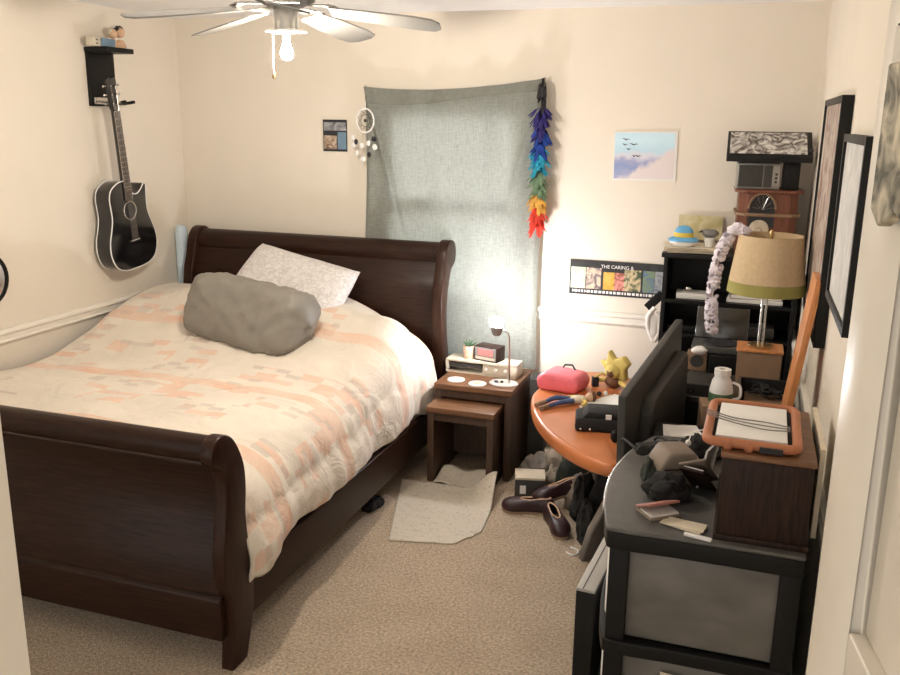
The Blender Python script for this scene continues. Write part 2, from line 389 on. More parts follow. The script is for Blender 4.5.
# the leg foot is kept narrow below the rail
fp = [(v.x, v.y) for v in spline([(a, b, 0) for a, b in fp_out], 4)]
def post(x0, x1, prof, name, par):
    mb = MB().prism([(y-bl.y, z) for y, z in prof], 'x', x0-bl.x, x1-bl.x)
    return mb.build(name, 'wood_v', par, bevel=.006)
foot = None
def end_board(sgn, yoff, H, top, name, pprof):
    """curved panel swept across the bed with a round roll on top"""
    mb = MB()
    x0, x1 = BX0+.04-bl.x, BX1-.04-bl.x
    n = len(pprof)
    poly = [(y-bl.y, z) for y, z in pprof]
    mb.prism(poly, 'x', x0, x1)
    return mb.build(name, 'wood', bed, bevel=.004, smooth=False)
def offs(line, d):
    out = []
    for i, (y, z) in enumerate(line):
        a = line[max(i-1, 0)]; b = line[min(i+1, len(line)-1)]
        ty, tz = b[0]-a[0], b[1]-a[1]; l = math.hypot(ty, tz); out.append((y-tz/l*d, z+ty/l*d))
    return out
# footboard panel: an S that rolls outwards at the top
fc = [(v.x, v.y) for v in spline([(-2.425, .26, 0), (-2.41, .36, 0), (-2.385, .46, 0), (-2.362, .56, 0), (-2.358, .66, 0), (-2.375, .74, 0)], 6)]
fb = end_board(-1, 0, 0, 0, 'footboard', offs(fc, .016)+offs(fc, -.016)[::-1])
mb = MB()
mb.tube([(BX0+.03-bl.x, -2.423-bl.y, .812), (BX1-.03-bl.x, -2.423-bl.y, .812)], .046, 20)
mb.build('top_roll', 'wood', fb, smooth=True)
MB().prism([(y-bl.y, z) for y, z in [(-2.455, .12), (-2.40, .12), (-2.40, .27), (-2.415, .285), (-2.44, .285), (-2.455, .27)]], 'x', BX0+.03-bl.x, BX1-.03-bl.x).build('bottom_rail', 'wood', fb, bevel=.004)
for xa, xb in ((BX1-.05, BX1), (BX0, BX0+.048)):
    p_ = post(xa, xb, fp, 'footboard_post', bed)
# headboard: taller, rolling back towards the wall
hp_out = [(-.245, 0), (-.25, .3), (-.25, .5), (-.262, .62), (-.285, .74), (-.292, .86), (-.275, .98), (-.245, 1.06), (-.225, 1.13), (-.205, 1.18), (-.165, 1.215), (-.115, 1.222), (-.07, 1.20), (-.048, 1.15), (-.06, 1.10), (-.09, 1.075), (-.125, 1.06), (-.15, 1.02), (-.185, .93), (-.20, .82), (-.19, .70), (-.165, .58), (-.155, .4), (-.16, 0)]
hp = [(v.x, v.y) for v in spline([(a, b, 0) for a, b in hp_out], 4)]
hc = [(v.x, v.y) for v in spline([(-.205, .30, 0), (-.215, .5, 0), (-.235, .66, 0), (-.25, .82, 0), (-.235, .96, 0), (-.19, 1.06, 0), (-.15, 1.13, 0)], 6)]
hb = end_board(1, 0, 0, 0, 'headboard', offs(hc, .018)+offs(hc, -.018)[::-1])
MB().tube([(BX0+.03-bl.x, -.128-bl.y, 1.138), (BX1-.03-bl.x, -.128-bl.y, 1.138)], .07, 24).build('top_roll', 'wood', hb, smooth=True)
for xa, xb in ((BX1-.06, BX1), (BX0, BX0+.06)): post(xa, xb, hp, 'headboard_post', bed)
for xa, xb in ((BX1-.055, BX1-.025), (BX0+.02, BX0+.05)):
    mb = MB().box((xa-bl.x, -2.38-bl.y, .12), (xb-bl.x, -.22-bl.y, .305)); mb.build('side_rail', 'wood', bed, bevel=.006)
for y in (-.8, -1.6):
    MB().box((.9-bl.x, y-.04-bl.y, 0), (.98-bl.x, y+.04-bl.y, .14)).build('support_leg', 'wood_v', bed)
MB().box((BX0+.05-bl.x, -2.3-bl.y, .14), (BX1-.06-bl.x, -.3-bl.y, .20)).build('slat_deck', 'walnut_d', bed)
single(MB().box((BX0+.06, -2.30, .205), (BX1-.19, -.31, .56)).build('mattress', 'paper', bevel=.05), 'thick mattress under the peach comforter on the dark sleigh bed', 'mattress')

def comf(u, v):
    y = -.33-1.985*v
    xl, xr = .06, 1.728
    top = .655+.21*sstep(-1.35, -.45, y)-.0*v
    hem = .322+.03*math.sin(v*9)-.05*sstep(.86, 1, v)
    drop = top-hem; rad = .15
    Ltop = xr-xl; tot = Ltop+drop+.05
    s = u*tot
    if s < Ltop-rad:
        x = xl+s; z = top
    else:
        s2 = s-(Ltop-rad)
        arc = rad*1.2
        if s2 < arc*1.3:
            a = s2/(arc*1.3)*PI/2; x = xl+Ltop-rad+rad*1.12*math.sin(a); z = top-rad*1.12*(1-math.cos(a))
        else:
            t = (s2-arc*1.3)/(tot-(Ltop-rad)-arc*1.3)
            x = xl+Ltop-rad+rad*1.12+.02*math.sin(t*PI)+.018*t; z0 = top-rad*1.12; z = z0+(hem-z0)*t
    side = sstep(1.45, 1.80, x)
    # the head end falls away on the outer corner, the foot end tucks down
    z -= .16*sstep(-.62, -.34, y)*sstep(1.15, 1.72, x)
    z -= .09*sstep(-2.18, -2.40, y)*(1-side)
    w = noise.noise(Vector((x*2.1, y*2.6, 1.3)))*.022*(1-side)+noise.noise(Vector((x*6, y*5, 4)))*.009*(1-side)
    fold = (noise.noise(Vector((y*5.0, z*1.2, 7)))*.035+noise.noise(Vector((y*13+z*4, z*2.0, 2)))*.013)*side
    bulge = .045*math.exp(-((y+1.0)/.5)**2)*side*sstep(.9, .6, z)
    flap = .05*sstep(-2.05, -2.30, y)*sstep(.52, .34, z)*side
    x += (.028+.030*sstep(-1.5, -2.15, y)-.02*sstep(-2.22, -2.30, y))*side
    if z < .33 and y > -1.8: z = .33+(z-.33)*.2
    crown = .03*math.exp(-((x-.9)/.7)**2)
    if y < -2.27: flap *= .3
    return (x+fold+bulge*0+flap*.6, y, z+w+crown*(1-side))
cf = MB().grid(comf, 110, 130).build('comforter', 'comforter', smooth=True, solid=-.012)
tag(cf, 'cream comforter with peach bands and small squares spread over the bed', 'comforter')
# raised stitched seam along the outer edge
def on_comf(u, v):
    a = Vector(comf(u, v)); b = Vector(comf(u+.01, v)); c = Vector(comf(u, v+.01)); n = (b-a).cross(c-a).normalized()
    if n.z < 0 or n.x < -.5: n = -n
    return a+n*.004
# pillows
def pillow(w, h, t, seed, pinch=.5, wr=.012):
    def f(sg):
        def g(u, v):
            a, b = u*2-1, v*2-1
            e = max(0, (1-abs(a)**3.2))*max(0, (1-abs(b)**3.2))
            th = t/2*e**pinch
            k = 1-.07*(a*a*b*b) - .05*(1-abs(a))*b*b
            kx = 1-.05*(1-b*b)*abs(a)
            x, y = a*w/2*k*kx, b*h/2*(1-.05*(1-a*a))
            n = noise.noise(Vector((x*6+seed, y*6, sg)))*wr+noise.noise(Vector((x*17+y*8+seed, y*10, sg)))*wr*.45
            return (x, y, sg*(th+n*e**.5))
        return g
    return MB().grid(f(1), 44, 34).grid(f(-1), 44, 34)
single(pillow(.74, .50, .20, 3).build('white_pillow', 'pillow_white', smooth=True), 'white patterned pillow propped behind the grey one against the headboard', 'pillow', (.985, -.50, .935), (R(44), R(9), R(-9)))
def roll_pillow():
    # a plump pillow folded in a grey satin case: soft rectangular bolster with gathered end
    def g(u, v):
        a = u*2-1; th = v*2*PI
        e = (1-abs(a)**9)**.38 if abs(a) < 1 else 0
        cs, sn = math.cos(th), math.sin(th)
        sup = (abs(cs)**4.5+abs(sn)**4.5)**(-1/4.5)
        ry, rz = .135, .168
        x = a*.36+.02*sn
        q = 1+.05*noise.noise(Vector((a*1.2, cs*.9, sn*.9)))
        tw = noise.noise(Vector((a*2.2+sn*2.5, cs*1.2-a*2, 2)))*.012+abs(noise.noise(Vector((a*5+sn*6, cs*2, 5))))*.012
        creases = .005*math.sin((a*2.2-sn*1.6)*7)*sstep(.0, 1, abs(a))
        rr = (sup*q*e)
        ph1 = a*9-sn*4.5+2*noise.noise(Vector((a*2, sn*2, 9))); g1 = sstep(-.6, .5, a)
        fold = (1-abs(math.sin(ph1)))**3*.011*g1+(1-abs(math.sin(a*5+sn*3+1.2*cs)))**4*.009*(1-g1)
        tw = tw+fold
        return (x, cs*(ry*rr+tw*e+creases*e), sn*(rz*rr+tw*e+creases*e))
    return MB().grid(g, 70, 56)
single(roll_pillow().build('grey_pillow', 'pillow_grey', smooth=True), 'grey satin pillow folded into a plump bolster at the front', 'pillow', (1.005, -.92, .895), (R(-14), R(5), R(-8)))

# ------------------------------------------------------------------ fan
FX, FY = 1.75, -1.80
fan = thing('ceiling_fan', 'white five-blade ceiling fan with a single bare lit bulb', 'ceiling fan', (FX, FY, RH))
def D(z): return z-RH+(.035 if z < 2.36 else .0)
MB().lathe([(.0, 0), (.075, 0), (.075, -.03), (.05, -.055), (.02, -.06), (0, -.06)][::-1], 28).build('canopy', 'white', fan, smooth=True)
MB().lathe([(0, D(2.22)), (.06, D(2.22)), (.105, D(2.24)), (.115, D(2.28)), (.115, D(2.33)), (.09, D(2.37)), (.03, D(2.39)), (0, D(2.39))], 32).build('motor_housing', 'grey', fan, smooth=True)
M['fansilver'] = mat('pale_nickel', (.36, .345, .32), .35, metal=.6)
MB().lathe([(0, D(2.142)), (.043, D(2.142)), (.043, D(2.225)), (.035, D(2.235)), (0, D(2.235))], 24).build('switch_housing', 'fansilver', fan, smooth=True)
mb = MB()
mb.box((-.06, -.045, D(2.135)), (.06, .045, D(2.143))).build('light_plate', 'white', fan, bevel=.002)
M['blade_w'] = mat('white_blade', (.27, .26, .245), .4, var=.03)
M['blade_g'] = mat('grey_blade_underside', (.34, .32, .30), .5, var=.05)
for k in range(5):
    an = R(12+72*k)
    br = MB(); br.M = Matrix.Rotation(an, 4, 'Z')
    br.box((.085, -.018, D(2.222)), (.17, .018, D(2.228))); br.box((.15, -.045, D(2.216)), (.19, .045, D(2.222)))
    bo = br.build('blade_bracket', 'fansilver', fan, bevel=.003)
    pb = [(.165, -.045), (.30, -.062), (.47, -.070), (.535, -.062), (.56, -.03), (.56, .03), (.535, .062), (.47, .070), (.30, .062), (.165, .045)]
    bm_ = MB(); bm_.M = Matrix.Rotation(an, 4, 'Z') @ Matrix.Translation((0, 0, D(2.224))) @ Matrix.Rotation(R(7), 4, 'Y') @ Matrix.Rotation(R(-12), 4, 'X')
    bm_.prism(pb, 'z', -.003, .003)
    bm_.build('fan_blade', 'blade_w', fan, bevel=.001)
MB().lathe([(0, D(2.100)), (.013, D(2.100)), (.014, D(2.137)), (0, D(2.137))], 16).build('bulb_socket', 'white', fan, smooth=True)
M['bulb'] = mat('glowing_bulb', (1, .95, .85), .3, emit=(1.0, .90, .76), estr=BULB_FAN)
MB().lathe([(0, D(2.040)), (.011, D(2.042)), (.019, D(2.048)), (.023, D(2.060)), (.022, D(2.072)), (.016, D(2.085)), (.013, D(2.095)), (.012, D(2.101)), (0, D(2.101))], 24).build('light_bulb', 'bulb', fan, smooth=True)
MB().tube([(-.048, -.01, D(2.15)), (-.05, -.012, D(2.05)), (-.048, -.013, D(2.00))], .0014, 6).build('pull_chain', 'white', fan)
MB().lathe([(0, D(1.975)), (.006, D(1.977)), (.007, D(1.985)), (.003, D(1.998)), (0, D(2.002))], 12, (-.048, -.013, 0)).build('chain_pull', 'brass', fan, smooth=True)

# ------------------------------------------------------------------ wall guitar, its shelf and the shelf's trinkets
gt = thing('acoustic_guitar', 'black cutaway acoustic guitar hanging on the left wall', 'guitar', (.03, -.66, 1.04))
half = [(.0, .0), (.10, .006), (.165, .04), (.195, .11), (.19, .18), (.165, .245), (.148, .30), (.148, .36), (.148, .41), (.128, .455), (.07, .485), (.025, .49)]
left = [(-a, b) for a, b in half]
right = [(.0, .0), (.10, .006), (.165, .04), (.195, .11), (.19, .18), (.165, .245), (.148, .30), (.148, .355), (.155, .41), (.158, .445), (.142, .452), (.115, .425), (.075, .405), (.035, .42), (.028, .49)]
outl = spline([(a, b, 0) for a, b in right], 4)[:-1]+spline([(a, b, 0) for a, b in left[::-1]], 4)[:-1]
ol = [(v.x, v.y) for v in outl]
TILT = .10
def GM(): 
    m_ = MB(); m_.M = Matrix.Translation((0, 0, 0)) @ Matrix.Rotation(TILT, 4, 'X') @ Matrix.Translation((.0, 0.0, 0)); return m_
# local: outline u -> +y (to the back wall), v -> z, thickness -> x
gbody = GM().prism(ol, 'x', .0, .095); gb = gbody.build('guitar_body', 'gloss', gt, bevel=.004)
mb = GM()
for xx in (.0935, .0015):
    mb.tube([(xx, a*1.005, b) for a, b in ol]+[(xx, ol[0][0], ol[0][1])], .0032, 6)
mb.build('binding', 'white', gb)
mb = GM(); ring = [(.0965, .05*math.cos(t), .325+.05*math.sin(t)) for t in [2*PI*k/28 for k in range(29)]]; mb.tube(ring, .0035, 6); mb.build('rosette', 'steel', gb)
mb = GM(); mb.xf(); mb.M = Matrix.Rotation(TILT, 4, 'X') @ Matrix.Translation((.0955, 0, .325)) @ Matrix.Rotation(PI/2, 4, 'Y'); mb.lathe([(0, 0), (.043, 0), (.043, .0015), (0, .0015)], 28); mb.build('sound_hole', 'ink', gb)
mb = GM(); mb.box((.095, -.05, .145), (.104, .05, .165)); mb.build('bridge', 'blackwood', gb, bevel=.002)
mb = GM(); mb.box((.104, -.035, .158), (.107, .035, .1605)); mb.build('saddle', 'white', gb)
M['fret'] = mat('rosewood_fretboard', (.06, .035, .022), .5)
mb = GM(); mb.add([(.095, -.028, .385), (.095, .028, .385), (.095, .022, .86), (.095, -.022, .86), (.104, -.028, .385), (.104, .028, .385), (.104, .022, .86), (.104, -.022, .86)], [(0, 1, 2, 3), (4, 5, 6, 7), (0, 1, 5, 4), (1, 2, 6, 5), (2, 3, 7, 6), (3, 0, 4, 7)])
fb2 = mb.build('fretboard', 'fret', gt)
mb = GM()
for k in range(16):
    z = .86-.455*(1-2**(-k/12))*1.6
    if z > .39: mb.box((.1035, -.024, z-.001), (.1055, .024, z+.001))
for sy in (-1, 1): mb.tube([(.103, sy*.028, .385), (.103, sy*.022, .86)], .0016, 5)
mb.build('frets', 'steel', fb2)
mb = GM(); mb.tube([(.085, 0, .47), (.086, 0, .86)], [.022, .019], 12); mb.build('neck', 'gloss', gt, smooth=True)
mb = GM(); mb.prism([(-.022, .86), (-.034, .885), (-.036, 1.02), (-.02, 1.035), (.0, 1.028), (.02, 1.035), (.036, 1.02), (.034, .885), (.022, .86)], 'x', .080, .095); hs = mb.build('headstock', 'gloss', gt, bevel=.002)
for k in range(3):
    for sy in (-1, 1):
        mb = GM(); z = .90+k*.045; mb.tube([(.085, sy*.03, z), (.085, sy*.052, z)], .004, 8); mb.ell((.085, sy*.058, z), (.004, .009, .007), 10, 6); mb.tube([(.095, sy*.02, z), (.104, sy*.02, z)], .004, 8)
        mb.build('tuning_peg', 'steel', gt, smooth=True)
mb = GM()
for k in range(6):
    y = (k-2.5)*.0085; mb.tube([(.107, y*1.1, .155), (.106, y*.75, .86), (.1, (1 if k > 2 else -1)*.02, .90+(k % 3)*.045)], .0006, 4)
mb.build('strings', 'steel', gt)

sh = thing('wall_shelf', 'small black T-shaped wall shelf with a guitar hook', 'shelf', (0, -.70, 1.92))
MB().box((0, -.10, 0), (.02, .10, .30)).build('back_plate', 'blackwood', sh, bevel=.002)
MB().box((0, -.105, .275), (.15, .105, .30)).build('shelf_board', 'blackwood', sh, bevel=.002)
MB().tube([(.02, .05, .02), (.09, .05, .015), (.115, .015, .02), (.145, .015, .025)], .009, 10).tube([(.02, .05, .02), (.09, .05, .015), (.115, .085, .02), (.145, .085, .025)], .009, 10).build('guitar_hook', 'black', sh, smooth=True)
MB().box((.02, -.085, .01), (.03, .02, .045)).build('metal_tag', 'steel', sh, bevel=.002)
# trinkets
def figurine(loc, body, head, hair, label, s=1.0):
    t = thing('figurine', label, 'figurine', loc)
    MB().lathe([(0, 0), (.022*s, 0), (.024*s, .01), (.019*s, .03), (.012*s, .045), (0, .047)], 14).build('body', body, t, smooth=True)
    MB().ell((0, 0, .062*s), (.021*s, .02*s, .021*s), 14, 9).build('head', head, t, smooth=True)
    MB().ell((-.006, 0, .070*s), (.019*s, .022*s, .018*s), 14, 9, .3, 2).build('hair', hair, t, smooth=True)
    return t
figurine((.09, -.68, 2.2205), 'skin', 'skin', 'paper2', 'pale figurine with cream hair on the wall shelf above the guitar', 1.15)
figurine((.09, -.625, 2.2205), 'skin', 'skin', 'ink', 'dark-haired figurine at the far end of the wall shelf', 1.35)
M['steelblue'] = mat('dull_blue_card', (.16, .25, .34), .7)
M['print'] = M['ink']
single(MB().box((-.03, -.055, 0), (.03, .055, .042)).build('trinket_box', 'steelblue', bevel=.002), 'small flat blue box in the middle of the wall shelf', 'box', (.085, -.745, 2.2205), .06)
t = thing('trinket_block', 'cream block with four dark marks overhanging the near end of the wall shelf', 'block', (.085, -.815, 2.2205), .1)
MB().box((-.025, -.045, 0), (.025, .045, .045)).build('block', 'cream', t, bevel=.005)
mb = MB()
for a in (-.02, .018):
    for b in (.013, .031): mb.box((.0245, a-.007, b-.003), (.0262, a+.007, b+.003))
mb.build('marks', 'ink', t)
# round wall mirror at the picture's left edge
t = thing('wall_mirror', 'small round black-rimmed mirror hanging on the left wall above the chair rail', 'mirror', (0, -1.60, 1.115))
mb = MB(); mb.M = Matrix.Rotation(PI/2, 4, 'Y'); mb.lathe([(0, 0), (.125, 0), (.132, .008), (.128, .018), (.118, .018), (.116, .010), (0, .010)], 40); mb.build('rim', 'black', t, smooth=True)
mb = MB(); mb.M = Matrix.Rotation(PI/2, 4, 'Y'); mb.lathe([(0, .0105), (.115, .0105), (.10, .0125), (0, .0135)], 40); mb.build('mirror_glass', 'mirror', t, smooth=True)
# pale foam pole in the corner
single(MB().lathe([(0, 0), (.036, 0), (.038, .01), (.038, 1.17), (.030, 1.21), (0, 1.22)], 20).build('foam_tube', 'foam', smooth=True), 'pale blue-white foam tube standing upright in the corner behind the bed', 'tube', (.045, -.13, .001))

# ------------------------------------------------------------------ back wall
t = thing('curtain', 'sage grey cloth pinned over the window as a curtain', 'curtain', (1.785, -.035, 2.06))
def cur(u, v):
    # top edge sags between two pins; pulled folds radiate from the corners
    xl, xr = 1.262-.0*v, 2.300
    x = xl+(xr-xl)*u
    sag = .038*math.sin(PI*u)**.8*(1-.0)
    topz = 2.050+.043*u - sag*(1-.25*u)
    z = topz+(.505-topz)*v
    edge = sstep(.10, 0, u)+sstep(.92, 1, u)
    f = .022*math.sin(u*30+v*2)*sstep(1, .0, v)*.5+.012*noise.noise(Vector((u*4, v*2.2, 0)))+.008*noise.noise(Vector((u*11, v*1.2, 5)))*(1-v*.4)
    d = abs((u-.02)*1.6-v*.62); f += .040*math.exp(-(d/.03)**2)*sstep(.75, .2, v)
    d2 = abs((1-u)*1.2-v*.5); f += .028*math.exp(-(d2/.035)**2)*sstep(.6, .1, v)
    f += .018*math.exp(-((u-.025)/.02)**2)+.014*math.exp(-((u-.975)/.02)**2)
    low = .05*sstep(.35, 1, v)*(.4+.6*math.sin(PI*u))
    return (x-1.785+.006*math.sin(v*7)*edge, -f-low*.6, z-2.06)
co = MB().grid(cur, 110, 90).build('curtain_cloth', 'curtain', t, smooth=True)
def hem(u, v):
    p = Vector(cur(u, v*(.045+.012*math.sin(u*5+1)))); return (p.x, p.y-.004, p.z-.001)
MB().grid(hem, 80, 4).build('top_hem', 'hemcloth', co, smooth=True)
for x, z in ((1.268, 2.052), (2.296, 2.092)):
    MB().ell((x-1.785, -.012, z-2.06), (.006, .006, .006), 8, 6).build('pin', 'steel', t, smooth=True)
# dream catcher
t = thing('dream_catcher', 'small dream catcher with a white ring, shells and feathers by the curtain edge', 'dream catcher', (1.293, -.112, 1.862))
MB().tube([(.052*math.cos(a), 0, .052*math.sin(a)*1.25) for a in [2*PI*k/28 for k in range(29)]], .005, 8).tube([(0, 0, .065), (-.02, .07, .17)], .0015, 5).build('ring', 'white', t, smooth=True)
mb = MB()
for k in range(9):
    a, b = 2*PI*k/9, 2*PI*(k+3)/9
    mb.tube([(.05*math.cos(a), 0, .062*math.sin(a)), (.05*math.cos(b), 0, .062*math.sin(b))], .001, 4)
mb.ell((0, 0, 0), (.010, .006, .010), 8, 6)
mb.build('web', 'dkgrey', t)
for i, (dx, L_) in enumerate(((-.055, .15), (-.02, .19), (.02, .16), (.055, .11), (-.075, .10))):
    mb = MB(); mb.tube([(dx*.8, 0, -.05), (dx, -.004, -.05-L_*.6)], .0012, 5); c = MB()
    fo = mb.build('cord', 'beige', t)
    for q in range(2):
        MB().ell((dx+.004*q, -.006, -.05-L_*(.45+.4*q)), (.012+.004*(i % 2), .006, .015), 10, 6, .4, i+q).build('shell' if q else 'bead', 'white' if (i+q) % 3 else 'ink', fo, smooth=True)
# small print left of the curtain
t = thing('photo_print', 'small black-topped photo print taped to the wall left of the curtain', 'print', (1.052, -.004, 1.775))
MB().box((-.076, -.003, -.09), (.076, .003, .09)).build('card', 'ink', t)
M['ph1'] = bumpy('grey_photo', (.10, .10, .11), 1, 20, .2, (.5, .5, .52)); M['ph2'] = bumpy('brown_photo', (.14, .07, .04), 2, 22, .15, (.6, .48, .36))
MB().box((-.070, -.004, -.078), (.012, -.0032, .0)).build('photo_picture', 'ph2', t); MB().box((.018, -.004, -.078), (.072, -.0032, .02)).build('photo_picture', 'steelblue', t)
MB().box((-.070, -.004, .028), (.072, -.0032, .075)).build('photo_picture', 'ph1', t)
# painting
def painting_mat():
    m = mat('watercolour_of_sea_and_sky', (.5, .6, .75), .8, var=0)
    N, L, b = nodes(m); tc = [n for n in N if n.type == 'TEX_COORD'][0]
    sp = N.new('ShaderNodeSeparateXYZ'); L.new(tc.outputs['Object'], sp.inputs[0])
    nz = N.new('ShaderNodeTexNoise'); nz.inputs['Scale'].default_value = 14; nz.inputs['Detail'].default_value = 5; L.new(tc.outputs['Object'], nz.inputs['Vector'])
    def mth(op, a, c):
        n = N.new('ShaderNodeMath'); n.operation = op
        for i, q in enumerate((a, c)):
            if isinstance(q, (int, float)): n.inputs[i].default_value = q
            else: L.new(q, n.inputs[i])
        return n.outputs[0]
    # height fraction with a diagonal shoreline
    h = mth('ADD', mth('MULTIPLY', sp.outputs[2], 3.6), mth('MULTIPLY', mth('SUBTRACT', nz.outputs['Fac'], .5), .35))
    r = N.new('ShaderNodeValToRGB'); L.new(mth('ADD', h, .5), r.inputs[0])
    e = r.color_ramp.elements; e[0].position = .05; e[0].color = (.45, .45, .60, 1); e[1].position = .95; e[1].color = (.55, .76, .90, 1)
    for p, c in ((.3, (.25, .32, .55, 1)), (.42, (.36, .38, .58, 1)), (.5, (.66, .66, .74, 1)), (.58, (.50, .70, .82, 1)), (.8, (.60, .80, .90, 1))):
        k = e.new(p); k.color = c
    s2 = N.new('ShaderNodeValToRGB'); L.new(mth('ADD', mth('SUBTRACT', mth('MULTIPLY', sp.outputs[0], 5), mth('MULTIPLY', sp.outputs[2], 9)), mth('MULTIPLY', nz.outputs['Fac'], .8)), s2.inputs[0])
    s2.color_ramp.elements[0].position = .75; s2.color_ramp.elements[0].color = (0, 0, 0, 1); s2.color_ramp.elements[1].position = 1.0; s2.color_ramp.elements[1].color = (1, 1, 1, 1)
    mx = N.new('ShaderNodeMix'); mx.data_type = 'RGBA'; L.new(s2.outputs[0], mx.inputs['Factor']); L.new(r.outputs[0], mx.inputs['A']); mx.inputs['B'].default_value = (.74, .66, .66, 1)
    L.new(mx.outputs['Result'], b.inputs['Base Color']); return m
M['painting'] = painting_mat()
t = thing('watercolour_painting', 'unframed watercolour of birds over a blue shore pinned to the wall', 'painting', (2.832, -.004, 1.702), (0, R(-1), 0))
MB().box((-.162, -.002, -.125), (.162, .002, .125)).build('sheet', 'paper', t)
MB().box((-.157, -.0028, -.117), (.150, -.0021, .118)).build('painted_area', 'painting', t)
mb = MB()
for bx, bz, bs in ((-.10, .085, 1.1), (-.06, .06, 1.2), (-.105, .058, .7), (-.085, .035, .6), (-.035, -.0, .8), (-.055, .0, .5)):
    mb.tube([(bx-.018*bs, -.0032, bz+.006), (bx-.008*bs, -.0032, bz+.003), (bx, -.0032, bz-.002), (bx+.010*bs, -.0032, bz+.002), (bx+.02*bs, -.0032, bz)], [.0006, .0022, .003, .002, .0006], 5)
mb.build('bird_marks', 'ink', t)
# feather boa
t = thing('feather_garland', 'rainbow feather garland hanging down the curtain edge, black at top, red at bottom', 'garland', (2.292, -.075, 2.09))
bands = [('ink', .0, .17), ('indigo', .14, .30), ('royal', .25, .39), ('cyan', .34, .49), ('sage', .47, .60), ('amber', .57, .68), ('flame', .65, .80)]
for n_, c_ in (('indigo', (.030, .02, .16)), ('royal', (.01, .05, .32)), ('cyan', (.02, .34, .52)), ('sage', (.16, .26, .16)), ('amber', (.85, .42, .08)), ('flame', (.80, .055, .03))): M[n_] = mat(n_+'_feather', c_, .8, var=.35, nscale=30)
MB().tube([(0, 0, 0), (.003, -.005, -.4), (-.008, -.005, -.78)], .006, 8).build('cord', 'black', t)
for nm, a, b in bands:
    mb = MB(); wid = .016 if nm == 'ink' else .058
    for k in range(44 if nm != 'ink' else 16):
        z = -a-(b-a)*random.random()*.75; an = random.uniform(0, 2*PI); ln = random.uniform(.05, .09); out = wid*random.uniform(.4, 1.1)
        d = Vector((math.cos(an)*out, math.sin(an)*out*.6-.01, -ln)); sw = Vector((-math.sin(an), math.cos(an)*.6, 0))*random.uniform(.008, .016)
        p0 = Vector((0, -.008, z)); p3 = p0+d+Vector((math.cos(an)*.012, 0, .01)); p1 = p0+d*.35+Vector((math.cos(an)*.012, math.sin(an)*.008, .006)); p2 = p0+d*.75+Vector((math.cos(an)*.012, math.sin(an)*.006, 0))
        off = Vector((0, .0015, 0))
        mb.add([p0, p1+sw, p2+sw*.9, p3, p2-sw*.9, p1-sw, p1+off*3-Vector((0, .006, 0))], [(0, 1, 6), (1, 2, 3, 6), (3, 4, 5, 6), (5, 0, 6)])
    mb.build('feathers', nm, t)
# comic strip poster on the wall
t = thing('poster_strip', 'long black art print of colourful panels above the chair rail', 'poster', (2.725, -.004, 1.045), (0, 0, 0))
MB().box((-.257, -.003, -.095), (.257, .003, .095)).build('print_sheet', 'strip', t)
pc = [(-.250, -.17, (.50, .62, .42), (.85, .80, .66)), (-.166, -.085, (.16, .13, .15), (.72, .55, .40)), (-.072, -.012, (.60, .33, .04), (.72, .46, .10)), (-.012, .04, (.30, .10, .06), (.75, .30, .26)), (.04, .13, (.07, .10, .05), (.62, .50, .30)), (.14, .20, (.13, .20, .30), (.20, .28, .16)), (.202, .25, (.16, .18, .24), (.36, .38, .38))]
for i, (a, b, c1, c2) in enumerate(pc):
    mm = bumpy('panel_art_%d' % i, c1, 2.0, 18, .08, c2)
    MB().box((a, -.0042, -.062), (b, -.0031, .055 if i not in (2, 3) else .035)).build('art_panel', mm, t)
text_mesh('printed_title', 'THE CARING &', .026, 'text', t, (0, -.0036, .064), (PI/2, 0, 0))
mb = MB(); x = -.24
while x < .2:
    w = random.uniform(.006, .02); mb.box((x, -.004, -.084), (x+w, -.0031, -.070)); x += w+.006
mb.build('caption_marks', 'text', t)

# ------------------------------------------------------------------ bedside nest of tables
def side_table(name, label, x0, x1, y0, y1, h, legw, solid_sides):
    t = thing(name, label, 'table', ((x0+x1)/2, (y0+y1)/2, 0)); cx, cy = (x0+x1)/2, (y0+y1)/2
    MB().box((x0-cx, y0-cy, h-.03), (x1-cx, y1-cy, h)).build('table_top', 'walnut', t, bevel=.003)
    if solid_sides:
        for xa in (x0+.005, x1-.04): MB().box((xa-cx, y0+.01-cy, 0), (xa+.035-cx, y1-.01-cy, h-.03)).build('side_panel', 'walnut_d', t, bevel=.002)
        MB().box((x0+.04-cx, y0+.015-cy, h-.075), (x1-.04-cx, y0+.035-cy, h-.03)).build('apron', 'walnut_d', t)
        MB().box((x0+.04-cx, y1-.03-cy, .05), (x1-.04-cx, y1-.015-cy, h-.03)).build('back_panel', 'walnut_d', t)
    return t
side_table('bedside_table', 'walnut bedside table holding the lamp, the larger of the nest', 1.862, 2.292, -.52, -.07, .508, .04, True)
side_table('nesting_table', 'smaller walnut table pulled out from under the bedside table', 1.868, 2.238, -.66, -.28, .420, .03, True)
TZ = .508
